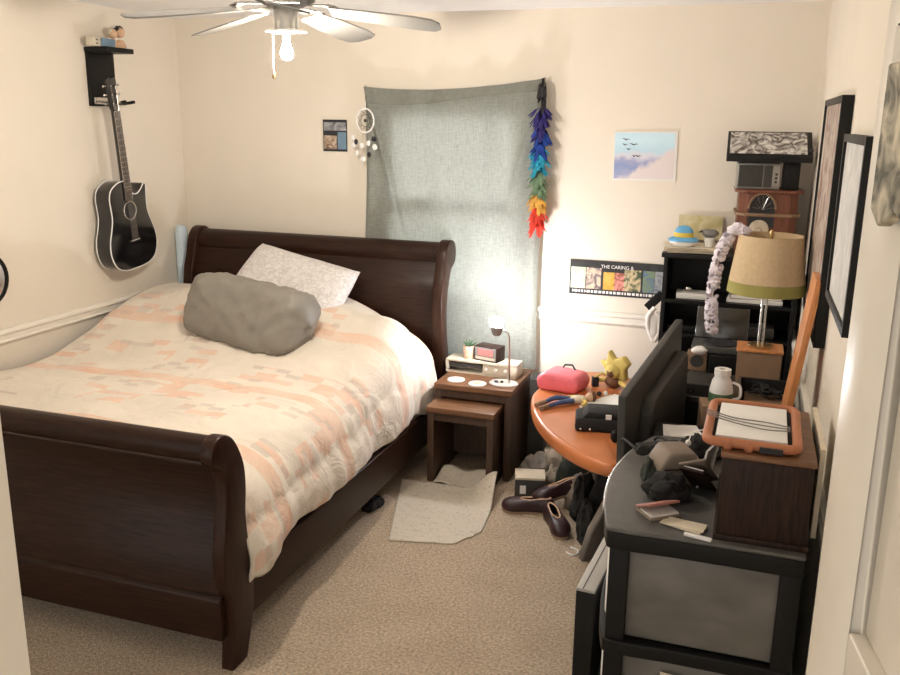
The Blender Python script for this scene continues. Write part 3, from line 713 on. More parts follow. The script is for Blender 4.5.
# long cream console with open slot
t = thing('console_radio', 'long low cream console radio along the back of the bedside table', 'radio', (2.055, -.235, TZ), R(-2))
c = MB(); c.box((-.205, -.06, 0), (.205, .06, .012)).box((-.205, -.06, .065), (.205, .06, .078)).box((-.205, -.06, .012), (-.190, .06, .065)).box((.165, -.06, .012), (.205, .06, .065)).box((-.19, .0, .012), (.165, .06, .065)).build('case', 'cream', t, bevel=.002)
MB().box((-.185, -.052, .034), (.0, .002, .056)).build('speaker_slot', 'dkgrey', t)
MB().box((.01, -.054, .014), (.16, .002, .062)).build('control_panel', 'beige', t)
for k in range(3):
    mb = MB(); mb.M = Matrix.Translation((.03+.055*k, -.054, .038)) @ Matrix.Rotation(PI/2, 4, 'X'); mb.lathe([(0, 0), (.009, 0), (.008, .008), (0, .008)], 14); mb.build('dial', 'paper', t, smooth=True)
# succulent
t = thing('potted_succulent', 'little succulent in a pinkish clay pot on the cream console', 'plant', (1.965, -.235, TZ+.0785))
MB().lathe([(0, 0), (.028, 0), (.032, .02), (.033, .066), (.029, .07), (.027, .060), (0, .06)], 18).build('pot', 'terracotta', t, smooth=True)
for k in range(11):
    a = k*2.4; r_ = .010+.012*(k % 3)/2; mb = MB(); mb.tube([(0, 0, .058), (math.cos(a)*r_, math.sin(a)*r_, .075), (math.cos(a)*r_*2, math.sin(a)*r_*2, .102-.006*(k % 3))], [.005, .006, .0008], 6)
    mb.build('leaf', 'leaf', t, smooth=True)
# clock radio
t = thing('clock_radio', 'dark brown clock radio with a lit red display on the cream console', 'clock radio', (2.085, -.235, TZ+.0785), R(-14))
MB().box((-.072, -.045, 0), (.072, .045, .082)).build('case', 'boxwood', t, bevel=.003)
MB().box((-.066, -.048, .006), (.066, -.045, .076)).build('face', 'grey', t)
M['display'] = mat('red_display', (.3, .04, .04), .3, emit=(1, .12, .10), estr=1.2, var=.5, nscale=60)
MB().box((-.045, -.0495, .034), (.045, -.048, .066)).build('display', 'display', t)
MB().box((-.062, -.0495, .010), (.062, -.048, .024)).build('tuning_strip', 'beige', t)
# coasters
def coaster(loc, label):
    t = thing('coaster', label, 'coaster', loc)
    MB().lathe([(0, 0), (.047, 0), (.049, .003), (.046, .006), (.036, .005), (0, .005)], 30).build('disc', 'paper', t, smooth=True)
    MB().lathe([(0, .0051), (.026, .0051), (.026, .0058), (0, .0058)], 24).build('centre', 'cream', t)
coaster((1.955, -.425, TZ), 'round white coaster nearest the bed on the bedside table')
coaster((2.085, -.455, TZ), 'round white coaster between the other coaster and the lamp base')
# desk lamp
t = thing('bedside_lamp', 'small white gooseneck lamp with a glaring bulb on the bedside table', 'lamp', (2.215, -.405, TZ))
MB().lathe([(0, 0), (.072, 0), (.075, .006), (.068, .012), (.055, .010), (0, .010)], 32, sx=1.05, sy=.8).build('base', 'white', t, smooth=True)
LP = [(.03, .0, .008), (.028, .0, .10), (.026, .0, .20), (.022, .0, .262), (.008, 0, .29), (-.018, 0, .296), (-.04, 0, .29)]
MB().tube(spline(LP, 5), .006, 10).build('gooseneck', 'steel', t, smooth=True)
mb = MB(); mb.M = Matrix.Translation((-.045, .0, .292)); mb.lathe([(0, -.028), (.018, -.028), (.026, -.018), (.030, 0), (.036, .022), (.034, .022), (.027, 0), (.014, -.016), (0, -.018)], 24); mb.build('lamp_cup', 'grey', t, smooth=True)
M['deskbulb'] = mat('glaring_bulb', (1, 1, 1), .3, emit=(.98, .97, 1.0), estr=BULB_DESK)
mb = MB(); mb.M = Matrix.Translation((-.045, 0, .341)); mb.ell((0, 0, 0), (.040, .040, .022), 20, 12).lathe([(0, -.05), (.012, -.05), (.012, -.015), (0, -.015)], 12); mb.build('lamp_bulb', 'deskbulb', t, smooth=True)
for dx, dy, m_, sz in ((-.035, -.02, 'denim', .010), (-.005, -.015, 'ink', .007)):
    mb = MB().box((dx-sz, dy-.006, .0125), (dx+sz, dy+.006, .022)); mb.build('switch', m_, t, bevel=.002)
# dark box squeezed in beside the table
single(MB().box((-.045, -.06, 0), (.045, .06, .50)).build('speaker_column', 'dkgrey', bevel=.006), 'slim dark grey speaker column wedged between bedside table and orange table', 'speaker', (2.355, -.16, 0), R(5))

# ------------------------------------------------------------------ floor pad
def pad(u, v):
    c = [Vector((1.945, -1.354, 0)), Vector((2.335, -1.265, 0)), Vector((2.285, -.685, 0)), Vector((1.745, -.70, 0))]
    p = (c[0]*(1-u)+c[1]*u)*(1-v)+(c[3]*(1-u)+c[2]*u)*v
    # rounded near-right corner
    k = sstep(.72, 1, u)*sstep(.28, 0, v); p += Vector((-.035, .075, 0))*k
    curl = .11*sstep(.66, 1, u)*sstep(.55, 1, v)+.01*sstep(.9, 1, v)
    z = .006+.006*abs(noise.noise(Vector((u*3, v*3, 1))))+curl
    return (p.x-.03*curl*4, p.y, z)
o = MB().grid(pad, 40, 50).build('floor_pad', 'pad', smooth=True, solid=.006)
single(o, 'cream patterned pad with a curled corner lying on the carpet by the bed', 'mat')
def pad2(u, v):
    p = Vector((1.915+.265*u, -.68+.17*v, 0)); return (p.x, p.y, .012+.03*sstep(.3, 1, v)+.012*math.sin(u*9))
o = MB().grid(pad2, 24, 10).build('folded_pad', 'pad', smooth=True, solid=.006)
single(o, 'narrow folded strip of the same pad fabric just behind the floor pad', 'mat')

# ------------------------------------------------------------------ orange table
OT = thing('oval_table', 'orange leather-topped oval table crowded with toys and bags', 'table', (2.72, -.80, 0))
tp = spline([(2.438, -.62, 0), (2.475, -.85, 0), (2.575, -1.09, 0), (2.70, -1.28, 0), (2.82, -1.40, 0), (2.945, -1.46, 0), (2.985, -1.38, 0), (2.99, -1.1, 0), (2.985, -.6, 0), (2.96, -.32, 0), (2.80, -.17, 0), (2.62, -.17, 0), (2.50, -.30, 0)], 6, True)
cx, cy = 2.72, -.80
def ring(z, k): return [((p.x-cx)*k, (p.y-cy)*k, z) for p in tp]
vs = []; ks = [(.50, .93), (.497, .965), (.503, .985), (.515, .997), (.530, 1.0), (.545, .997), (.556, .987), (.561, .968), (.5605, .935), (.563, .93), (.563, .5), (.563, .01)]
for z, k in ks: vs += ring(z, k)
n = len(tp); fs = []
for i in range(len(ks)-1):
    for k in range(n): fs.append((i*n+k, i*n+(k+1) % n, (i+1)*n+(k+1) % n, (i+1)*n+k))
fs.append(tuple(range(n-1, -1, -1)))
MB().add(vs, fs).build('table_top', 'orange', OT, smooth=True)
MB().tube([(.10, .10, .03), (.10, .10, .50)], .035, 16).build('pedestal', 'blackwood', OT, smooth=True)
for k in range(4):
    a = PI/4+k*PI/2; MB().tube([(.10, .10, .06), (.10+.08*math.cos(a), .10+.08*math.sin(a), .05), (.10+.16*math.cos(a), .10+.16*math.sin(a), .02)], [.022, .02, .014], 10).build('foot', 'blackwood', OT, smooth=True)
OZ = .5635
# pink bag
t = thing('pink_case', 'soft pink vinyl case on the far end of the orange table', 'bag', (2.565, -.54, OZ), R(-12))
mb = MB().prism([(-.11, 0), (.10, 0), (.115, .05), (.09, .088), (-.075, .095), (-.12, .06)], 'y', -.085, .085); mb.build('body', 'pink', t, bevel=.02)
MB().tube([(-.118, 0, .06), (-.05, -.086, .070), (.05, -.086, .066), (.112, 0, .06)], .003, 6).build('zip', 'pink', t)
MB().tube([(-.03, .05, .09), (-.02, .055, .108), (.02, .055, .112), (.04, .05, .088)], .005, 8).build('handle', 'ink', t, smooth=True)
# plush toy
t = thing('plush_toy', 'pale yellow felt toy with a small brown face on the orange table', 'toy', (2.80, -.42, OZ), R(-20))
MB().prism([(-.03, .06), (-.085, .13), (-.045, .125), (-.035, .19), (.0, .145), (.045, .17), (.085, .13), (.06, .10), (.07, .04), (.03, .05), (.0, .02)], 'y', -.02, .03).build('star_hood', 'yellow_pale', t, bevel=.012)
hd = MB().ell((0, -.025, .085), (.040, .028, .036), 16, 10).build('head', 'yellow_pale', t, smooth=True)
MB().ell((0, -.036, .078), (.026, .020, .022), 14, 8).build('muzzle', 'brownfelt', hd, smooth=True)
for sx in (-1, 1): MB().ell((sx*.013, -.056, .092), (.004, .003, .004), 8, 6).build('eye', 'ink', hd, smooth=True)
MB().ell((0, -.01, .03), (.045, .035, .032), 16, 10).build('body', 'brownfelt', t, smooth=True)
for sx in (-1, 1): MB().tube([(sx*.03, -.01, .035), (sx*.075, -.03, .03), (sx*.10, -.03, .012)], [.014, .012, .011], 8).build('arm', 'yellow_pale', t, smooth=True)
# black toy figure beside the plush
t = thing('toy_figure', 'tiny black and yellow toy lying between pink case and plush toy', 'toy', (2.72, -.44, OZ), .4)
MB().box((-.03, -.01, 0), (.005, .015, .05)).build('body', 'ink', t, bevel=.004); MB().tube([(-.02, 0, .045), (.02, .0, .07), (.045, 0, .06)], .006, 8).build('arm', 'yellow_pale', t, smooth=True)
for i, (x, y) in enumerate(((2.755, -.60), (2.785, -.585))):
    single(MB().ell((0, 0, .012), (.012, .012, .012), 12, 8).build('ball', 'ink' if i == 0 else 'white', smooth=True), ('small black' if i == 0 else 'small white')+' ball on the orange table in front of the plush toy', 'ball', (x, y, OZ))
# cloth doll lying down
t = thing('cloth_doll', 'cloth doll in denim and boots lying across the orange table', 'doll', (2.60, -.82, OZ), R(38))
def limb(nm, m_, pts, rs): MB().tube(spline(pts, 4), [rs[0]+(rs[1]-rs[0])*i/(4*(len(pts)-1)) for i in range(4*(len(pts)-1)+1)], 10).build(nm, m_, t, smooth=True)
MB().ell((.10, 0, .022), (.045, .028, .020), 14, 9).build('torso', 'paper2', t, smooth=True)
limb('leg', 'denim', [(.07, .012, .02), (.0, .03, .03), (-.06, .02, .018)], (.014, .010))
limb('leg', 'denim', [(.07, -.012, .02), (.0, -.015, .02), (-.07, -.03, .014)], (.014, .010))
limb('boot', 'kraft', [(-.06, .02, .018), (-.10, .012, .014), (-.115, .0, .012)], (.011, .012))
limb('boot', 'kraft', [(-.07, -.03, .014), (-.105, -.04, .013), (-.115, -.055, .012)], (.011, .012))
limb('arm', 'yellow_pale', [(.12, .022, .022), (.10, .055, .018), (.06, .06, .012)], (.010, .008))
limb('arm', 'yellow_pale', [(.12, -.022, .022), (.115, -.05, .018), (.09, -.065, .012)], (.010, .008))
hd = MB().ell((.165, 0, .026), (.024, .020, .022), 14, 9).build('head', 'skin', t, smooth=True)
MB().ell((.180, 0, .028), (.018, .023, .024), 12, 8).build('hair', 'brownfelt', hd, smooth=True)
# papers & black camera bag
def sheets(name, label, loc, rz, w, d, n_, m_='paper', spread=.02, thick=.0015, group=None, tilt=(0, 0)):
    mb = MB(); z = 0
    for k in range(n_):
        mb.M = Matrix.Translation((random.uniform(-spread, spread), random.uniform(-spread, spread), z)) @ Matrix.Rotation(random.uniform(-.15, .15)*(spread > 0), 4, 'Z')
        mb.box((-w/2, -d/2, 0), (w/2, d/2, thick)); z += thick
    return single(mb.build(name, m_), label, 'papers' if n_ > 1 else 'paper', loc, (tilt[0], tilt[1], rz), group)
sheets('paper_sheets', 'white sheets lying on the orange table behind the black camera bag', (2.86, -.72, OZ), R(-30), .20, .26, 4)
t = thing('camera_bag', 'black camera bag with a white label on the orange table', 'bag', (2.85, -1.05, OZ), R(10))
MB().box((-.125, -.075, 0), (.125, .085, .06)).build('body', 'blackmatte', t, bevel=.014)
MB().prism([(-.095, .058), (-.07, .085), (.125, .085), (.125, .058)], 'y', -.06, .08).build('lid', 'blackmatte', t, bevel=.008)
MB().box((.005, -.068, .060), (.030, -.058, .080)).build('label_patch', 'white', t)
for sx in (-.10, -.06): MB().ell((sx, -.080, .015), (.006, .004, .006), 8, 6).build('snap', 'steel', t, smooth=True)
MB().tube(spline([(-.10, .07, .06), (-.09, .12, .05), (.0, .13, .04), (.06, .10, .055)], 6), .005, 6).build('strap', 'beige', t, smooth=True)
single(MB().ell((0, 0, .028), (.020, .015, .028), 14, 9).ell((0, -.012, .040), (.011, .008, .011), 10, 8).build('webcam', 'black', smooth=True), 'small black webcam with chrome bits at the orange table edge', 'webcam', (2.925, -1.22, OZ))

# ------------------------------------------------------------------ things on the floor under the orange table
t = thing('small_carton', 'small black carton with a pale printed lid on the floor', 'box', (2.43, -.63, .0), R(14))
MB().box((-.075, -.06, 0), (.075, .06, .105)).build('box', 'dkgrey', t, bevel=.002)
MB().box((-.077, -.062, .1055), (.077, .062, .118)).build('lid', 'paper2', t, bevel=.002)
MB().box((-.05, -.0615, .03), (-.02, -.0605, .075)).build('printed_mark', 'paper', t)
def shoe(name, label, loc, rz, m_='maroon', L_=.25, slip=True, tilt=(0, 0), grp=None):
    t = thing(name, label, 'shoe', loc, (tilt[0], tilt[1], rz), grp)
    # outline of a foot: x along the shoe, heel at -L/2
    out = [(-.5, 0), (-.47, .11), (-.38, .135), (-.2, .12), (0., .13), (.2, .17), (.36, .165), (.46, .10), (.5, .0), (.46, -.10), (.35, -.15), (.15, -.145), (0, -.12), (-.2, -.12), (-.38, -.13), (-.47, -.10)]
    o_ = [(v.x*L_, v.y*L_*1.05) for v in spline([(a, b, 0) for a, b in out], 4, True)]
    MB().prism(o_, 'z', 0, .018).build('sole', 'sole', t, bevel=.004)
    ht = .062 if slip else .085; nseg = len(o_)
    def up(u, v):
        k = int(round(v*nseg)) % nseg; px, py = o_[k]; th = 2*PI*k/nseg
        ex, ey = (-.155-.295*math.cos(th))*L_, .082*math.sin(th)*L_
        w = u**2.6; bul = 1+.05*math.sin(PI*min(1, u*1.3))
        z = .016+(ht+.012*(1-math.cos(th))/2*0-.010*sstep(-.2, .2, px/L_))*math.sin(u*PI/2)**.9
        return (px*.985*bul*(1-w)+ex*w, py*.98*bul*(1-w)+ey*w, z)
    MB().grid(up, 12, nseg).build('upper', m_, t, smooth=True, solid=-.003)
    MB().grid(lambda u, v: (-.155*L_+math.cos(v*2*PI)*.36*L_*u, math.sin(v*2*PI)*.10*L_*u, .022), 4, 24).build('insole', 'sole', t, smooth=True)
    op = [up(1, k/24) for k in range(25)]
    MB().tube([(x, y, z+.001) for x, y, z in op], .0045, 6).build('collar', 'skin', t, smooth=True)
    return t
shoe('slip_on_shoe', 'maroon slip-on shoe lying sideways in front of the small carton', (2.47, -.83, .0), R(190))
shoe('slip_on_shoe', 'maroon slip-on shoe pointing at the camera, nearest the drawers', (2.64, -.96, .0), R(-62))
shoe('slip_on_shoe', 'maroon slip-on shoe resting on the others beside the carton', (2.60, -.74, .055), R(212), tilt=(R(12), R(10)))
shoe('sneaker', 'black shoe upright among the clothes under the orange table', (2.72, -.62, .06), R(-80), 'blackmatte', .26, False, (R(8), R(-12)))
def cloth_heap(name, label, loc, r, m_, seed, cat='clothes'):
    mb = MB(); n_, mm = 36, 22
    vs = []; fs = []
    for i in range(mm+1):
        ph = -PI/2+PI*i/mm
        for k in range(n_):
            th = 2*PI*k/n_; d = Vector((math.cos(ph)*math.cos(th), math.cos(ph)*math.sin(th), math.sin(ph)))
            q = 1+.38*noise.noise(d*1.8+Vector((seed*3.3, 0, 0)))+.20*noise.noise(d*4.5+Vector((0, seed*2.1, 0)))+.08*noise.noise(d*11)
            vs.append((d.x*r[0]*q, d.y*r[1]*q, max(0, (d.z*q+.55)*r[2])))
    for i in range(mm):
        for k in range(n_): fs.append((i*n_+k, i*n_+(k+1) % n_, (i+1)*n_+(k+1) % n_, (i+1)*n_+k))
    return single(mb.add(vs, fs).build(name, m_, smooth=True), label, cat, loc)
cloth_heap('crumpled_shirt', 'crumpled beige cloth under the middle of the orange table', (2.56, -.36, 0), (.13, .12, .13), 'beigecloth', 1)
cloth_heap('crumpled_shirt', 'crumpled grey cloth nearest the bedside table on the floor', (2.42, -.40, 0), (.09, .10, .08), 'laundry', 2)
cloth_heap('crumpled_shirt', 'crumpled dark green cloth behind the maroon shoes', (2.66, -.50, 0), (.11, .10, .17), 'greenblack', 3)
cloth_heap('crumpled_shirt', 'pale grey bundle high under the orange table by the drawers', (2.84, -.55, 0), (.13, .16, .26), 'laundry', 4)
cloth_heap('crumpled_jacket', 'black jacket heaped beside the grey folded bag', (2.90, -.88, 0), (.10, .13, .24), 'blackmatte', 5)
cloth_heap('crumpled_jacket', 'small black cloth heap between shoes and folded grey bag', (2.735, -.80, 0), (.055, .09, .13), 'blackmatte', 6)
cloth_heap('crumpled_shirt', 'dark cloth scrap poking out from beneath the bed rail', (1.73, -1.05, 0), (.05, .07, .04), 'blackmatte', 8)
cloth_heap('crumpled_sock', 'pale sock balled up between the carton and the pile of clothes', (2.53, -.50, 0), (.05, .045, .08), 'beigecloth', 21, 'sock')
cloth_heap('crumpled_scarf', 'dark taupe scarf bunched behind the nearest maroon shoe', (2.70, -.70, 0), (.07, .05, .11), 'tan', 23, 'scarf')
cloth_heap('knit_hat', 'black knit hat at the right end of the floor pile by the tote bag', (2.80, -1.03, 0), (.05, .06, .12), 'blackmatte', 25, 'hat')
t = thing('tote_bag', 'flat grey tote bag standing on the floor in front of the black jacket', 'bag', (2.86, -1.16, 0), R(52))
mb = MB(); mb.M = Matrix.Rotation(R(16), 4, 'X')
mb.prism([(-.09, .0), (.075, .0), (.10, .13), (.055, .29), (-.04, .31), (-.085, .17)], 'y', -.018, .018); mb.build('body', 'grey_bag' if 'grey_bag' in M else 'laundry', t, bevel=.01)
mb = MB(); mb.M = Matrix.Rotation(R(16), 4, 'X'); mb.tube([(-.01, -.022, .03), (.035, -.022, .26)], .003, 6); mb.build('seam', 'ink', t)
single(MB().tube(spline([(0, 0, .004), (.03, -.02, .004), (.05, .0, .004), (.045, .03, .006), (.01, .05, .004)], 6), .004, 8).build('charging_cable', 'white', smooth=True), 'short looped white charging cord on the carpet by the grey tote bag', 'cord', (2.735, -1.18, 0))
single(MB().tube(spline([(0, 0, 0), (.01, -.01, .05), (.03, -.01, .09), (.05, 0, .12)], 5), .014, 10).build('banana_toy', 'yellow_pale', smooth=True), 'yellow curved toy poking up beside the grey tote bag', 'toy', (2.86, -1.03, .14))

# ------------------------------------------------------------------ black bookcase in the corner
bc = thing('bookcase', 'black open bookcase in the back right corner', 'bookcase', (3.31, -.17, 0))
bx0, bx1 = -.315, .315
for xa in (bx0, bx1-.02): MB().box((xa, -.15, 0), (xa+.02, .15, 1.23)).build('side_panel', 'blackwood', bc, bevel=.001)
MB().box((bx0-.012, -.165, 1.228), (bx1+.005, .155, 1.25)).build('top_board', 'blackwood', bc, bevel=.002)
for z in (1.0, .83, .45, .05): MB().box((bx0+.02, -.145, z), (bx1-.02, .145, z+.018)).build('shelf_board', 'blackwood', bc)
MB().box((bx0+.02, .140, .05), (bx1-.02, .15, 1.23)).build('back_panel', 'blackwood', bc)
# contents of its shelves
t = thing('game_console', 'white handheld console lying on the top inner shelf of the bookcase', 'gadget', (3.135, -.22, 1.018), R(3))
MB().box((-.075, -.06, 0), (.075, .06, .028)).build('case', 'paper', t, bevel=.004); MB().ell((-.02, 0, .042), (.022, .02, .018), 14, 9).build('puck', 'steel', t, smooth=True)
single(MB().box((-.11, -.07, 0), (.11, .07, .03)).build('disc_player', 'black', bevel=.003), 'flat black disc player on the lower visible bookcase shelf', 'player', (3.14, -.20, .848))
for i, (w, dz, m_, lab) in enumerate(((.26, .020, 'paper', 'white book at the bottom of the stack inside the bookcase'), (.24, .022, 'kraft', 'brown book in the middle of the stack inside the bookcase'), (.22, .018, 'paper2', 'cream book on top of the stack inside the bookcase'))):
    z = 1.018+sum((.020, .022, .018)[:i]); t = thing('book', lab, 'book', (3.44, -.20, z), R(4*i-3), 'books inside the bookcase')
    MB().box((-w/2, -.08, 0), (w/2, .08, dz)).build('cover', m_, t, bevel=.001); MB().box((-w/2+.003, -.0815, .003), (w/2-.003, -.078, dz-.003)).build('pages', 'paper', t)
single(MB().box((-.12, -.07, 0), (.12, .07, .05)).build('tape_deck', 'dkgrey', bevel=.003), 'dark grey tape deck inside the bookcase beside the disc player', 'tape deck', (3.42, -.21, .848))
# things on top of the bookcase
BT = 1.2505
sheets('paper_stack', 'loose magazines and papers spread on top of the bookcase', (3.13, -.20, BT), R(6), .28, .22, 9, 'paper2', .014, .003)
single(MB().box((-.11, -.002, 0), (.11, .002, .125)).build('leaning_magazine', 'mag'), 'olive magazine leaning on the wall on top of the bookcase', 'magazine', (3.14, -.035, BT+.035), (R(-9), 0, 0))
t = thing('plush_boat', 'sky blue plush boat with a yellow band and white rim on the bookcase', 'toy', (3.075, -.235, BT+.028), R(-6))
MB().lathe([(0, 0), (.052, 0), (.064, .014), (.066, .022), (.050, .024), (0, .024)], 28, sx=1.05, sy=.75).build('rim', 'white', t, smooth=True)
MB().lathe([(0, .022), (.070, .022), (.074, .030), (.062, .040), (.050, .044), (0, .044)], 28, sx=1.02, sy=.72).build('brim', 'blue', t, smooth=True)
MB().lathe([(0, .042), (.047, .042), (.047, .066), (0, .066)], 28, sx=1.02, sy=.75).build('band', 'yellow', t, smooth=True)
MB().lathe([(0, .066), (.046, .066), (.040, .082), (.026, .096), (0, .102)], 28, sx=1.02, sy=.75).build('crown', 'blue', t, smooth=True)
t = thing('trinket_bird', 'small grey toy bird in a pale cup on top of the bookcase', 'toy', (3.20, -.22, BT+.028))
MB().lathe([(0, 0), (.020, 0), (.026, .03), (.028, .045), (0, .045)], 16).build('cup', 'paper', t, smooth=True)
MB().ell((0, 0, .066), (.042, .022, .022), 14, 9, .2, 3).build('bird_body', 'grey', t, smooth=True)
MB().tube([(-.035, 0, .075), (-.058, 0, .068)], [.008, .001], 8).build('beak', 'ink', t, smooth=True)
# wooden antique box with grille
t = thing('antique_radio', 'reddish-brown wooden antique radio with an arched black grille on the bookcase', 'radio', (3.450, -.175, BT), R(3))
def octo(w, d, c=.04): return [(-w, -d+c), (-w+c, -d), (w-c, -d), (w, -d+c), (w, d), (-w, d)]
MB().prism(octo(.135, .125), 'z', 0, .305).build('case', 'redwood', t, bevel=.002)
MB().prism(octo(.155, .140), 'z', .305, .320).build('top_plate', 'redwood', t, bevel=.003)
MB().prism(octo(.148, .134), 'z', .195, .210).build('ledge', 'kraft', t, bevel=.003)
arch = [(-.065, 0), (.05, 0)]+[(-.0075+.0575*math.cos(a), .085+.07*math.sin(a)) for a in [PI*k/12 for k in range(13)]]
g = MB(); g.M = Matrix.Translation((-.02, 0, .145)); g.prism(arch, 'y', -.132, -.120); go = g.build('grille', 'ink', t)
mb = MB()
for k in range(7):
    a = PI*(k+.5)/7; mb.tube([(-.027, -.135, .225), (-.027+.052*math.cos(a), -.136, .225+.066*math.sin(a))], .004, 6)
mb.build('grille_rib', 'smoke', go)
mb = MB(); mb.tube([(-.02+p[0]*1.06, -.134, .145+p[1]*1.02) for p in arch[2:]], .006, 6); mb.build('arch_rim', 'kraft', go, smooth=True)
mb = MB(); mb.M = Matrix.Translation((-.035, -.128, .135)) @ Matrix.Rotation(PI/2, 4, 'X'); mb.lathe([(0, 0), (.045, 0), (.045, .012), (.036, .018), (.012, .016), (.010, .022), (0, .022)], 26); mb.build('dial_disc', 'beige', t, smooth=True)
# mini television
t = thing('mini_television', 'small silver portable television on the antique radio', 'television', (3.395, -.20, BT+.3205), R(4))
MB().box((-.098, -.06, 0), (.098, .06, .122)).build('case', 'steel_p' if 'steel_p' in M else 'fansilver', t, bevel=.004)
MB().box((-.090, -.0625, .010), (.020, -.0595, .112)).build('screen', 'smoke', t); MB().box((.024, -.0625, .010), (.062, -.0595, .112)).build('speaker_grille', 'dkgrey', t)
for k in range(3):
    mb = MB(); mb.M = Matrix.Translation((.080, -.060, .035+.018*k)) @ Matrix.Rotation(PI/2, 4, 'X'); mb.lathe([(0, 0), (.006, 0), (.006, .005), (0, .005)], 10); mb.build('knob', 'ink', t)
single(MB().box((-.035, -.06, 0), (.035, .06, .128)).build('black_speaker', 'black', bevel=.003), 'narrow black speaker squeezed beside the mini television', 'speaker', (3.545, -.19, BT+.3205), R(3))
# sloped display case with art print
t = thing('display_case', 'black slant-topped case with a swirling art print crowning the corner stack', 'case', (3.435, -.215, BT+.3205+.1285), (0, 0, R(2)))
MB().prism([(-.10, 0), (.09, 0), (.09, .135), (.075, .138), (-.10, .028)], 'x', -.19, .19).build('case', 'black', t, bevel=.002)
sl = math.atan2(.11, .175)
mb = MB(); mb.M = Matrix.Translation((0, -.0125, .0845)) @ Matrix.Rotation(sl, 4, 'X'); mb.box((-.178, -.088, 0), (.166, .088, .0025)); mb.build('art_print', 'comic', t)
mb = MB(); mb.ell((.183, -.065, .055), (.010, .008, .012), 10, 7); mb.build('latch', 'ink', t, smooth=True)
# white lei hanging from the corner stack
t = thing('flower_lei', 'white silk flower lei hanging off the left rim of the drum lampshade', 'lei', (3.33, -1.0, 1.43))
path = spline([(.030, -.03, .022), (.0, -.03, .034), (-.042, -.02, -.04), (-.062, 0, -.13), (-.068, 0, -.22), (-.070, 0, -.32), (-.060, .0, -.39)], 5)
MB().tube(path, .003, 6).build('string', 'white', t)
for k in range(27):
    p = path[int(k/26*(len(path)-1))]; mb = MB()
    for j in range(9):
        a = random.uniform(0, 2*PI); e = random.uniform(-.9, .9); d = Vector((math.cos(a)*math.cos(e), math.sin(a)*math.cos(e), math.sin(e)))
        c = p+d*.022; mb.M = Matrix.Translation(c) @ d.to_track_quat('Z', 'Y').to_matrix().to_4x4(); mb.ell((0, 0, 0), (.017, .012, .0045), 8, 5, .6, j+k)
    mb.build('blossom', 'petal', t, smooth=True)

# ------------------------------------------------------------------ low black media unit and the television
mu = thing('media_unit', 'low black media unit along the right wall under the television', 'cabinet', (3.32, -1.1, 0))
MB().box((-.32, -.72, .44), (.32, .72, .46)).build('top_board', 'blackwood', mu, bevel=.002)
for y in (-.72, -.01, .70): MB().box((-.31, y, 0), (.31, y+.02, .44)).build('upright', 'blackwood', mu)
MB().box((-.31, -.70, .08), (.31, .70, .10)).build('shelf_board', 'blackwood', mu)
MB().box((.29, -.70, 0), (.305, .70, .44)).build('back_panel', 'blackwood', mu)
a_ = Vector((3.028, -1.80, 0)); b_ = Vector((3.140, -.90, 0)); dv = b_-a_; tvl = dv.length; tva = math.atan2(dv.y, dv.x)
tv = thing('television', 'black flat television seen from behind, standing at the edge of the media unit', 'television', ((a_.x+b_.x)/2, (a_.y+b_.y)/2, .4605), (0, 0, tva))
# local x along the screen (near end negative), local y: + is towards the bed side
TT = R(5.8)
def TM(): m_ = MB(); m_.M = Matrix.Translation((.012, -.012, .048)) @ Matrix.Rotation(-TT, 4, 'Y'); return m_
L2 = tvl/2
TM().box((-L2, .0, .0), (L2, .030, .505)).build('panel', 'dkgrey', tv, bevel=.006)
TM().box((-L2+.02, .0295, .03), (L2-.02, .0315, .50)).build('screen', 'smoke', tv)
TM().prism([(-L2+.20, .0), (L2-.06, .0), (L2-.06, .36), (L2-.10, .40), (-L2+.24, .40), (-L2+.20, .36)], 'y', -.045, .002).build('rear_housing', 'dkgrey', tv, bevel=.01)
MB().box((-.16, -.06, 0), (.16, .09, .012)).box((-.04, -.015, .01), (.04, .02, .12)).build('stand', 'black', tv, bevel=.004)
# stereo tower on the unit
UZ = .4605
single(MB().box((-.16, -.17, 0), (.16, .17, .215)).build('stereo_cabinet', 'black', bevel=.003), 'black stereo cabinet on the media unit under the receiver', 'cabinet', (3.33, -.72, UZ))
t = thing('stereo_receiver', 'grey stereo receiver with a silver front edge on the black cabinet', 'receiver', (3.30, -.75, UZ+.2155), R(-3))
MB().box((-.13, -.15, 0), (.13, .15, .085)).build('case', 'dkgrey', t, bevel=.003); MB().box((-.13, -.156, .0), (.13, -.149, .03)).build('front_strip', 'steel', t, bevel=.002)
mb = MB(); mb.M = Matrix.Translation((-.09, -.15, .055)) @ Matrix.Rotation(PI/2, 4, 'X'); mb.lathe([(0, 0), (.014, 0), (.012, .014), (0, .014)], 16); mb.build('knob', 'steel', t, smooth=True)
t = thing('small_speaker', 'small brown speaker standing on the stereo receiver behind the television', 'speaker', (3.205, -.64, UZ+.301), 0)
MB().box((-.045, -.03, 0), (.045, .03, .085)).build('cabinet', 'kraft', t, bevel=.003)
mb = MB(); mb.M = Matrix.Translation((0, -.031, .045)) @ Matrix.Rotation(PI/2, 4, 'X'); mb.lathe([(0, 0), (.030, 0), (.028, .003), (.012, .001), (0, .004)], 20); mb.build('cone', 'dkgrey', t, smooth=True)
single(MB().box((-.085, -.055, 0), (.085, .055, .085)).build('black_speaker', 'black', bevel=.003), 'wide black speaker on the stereo receiver under the turntable lid', 'speaker', (3.345, -.64, UZ+.301))
t = thing('turntable', 'turntable with its smoked lid raised behind the television', 'turntable', (3.30, -.56, UZ+.387), 0)
MB().box((-.125, -.10, 0), (.125, .08, .028)).build('plinth', 'greytop', t, bevel=.003)
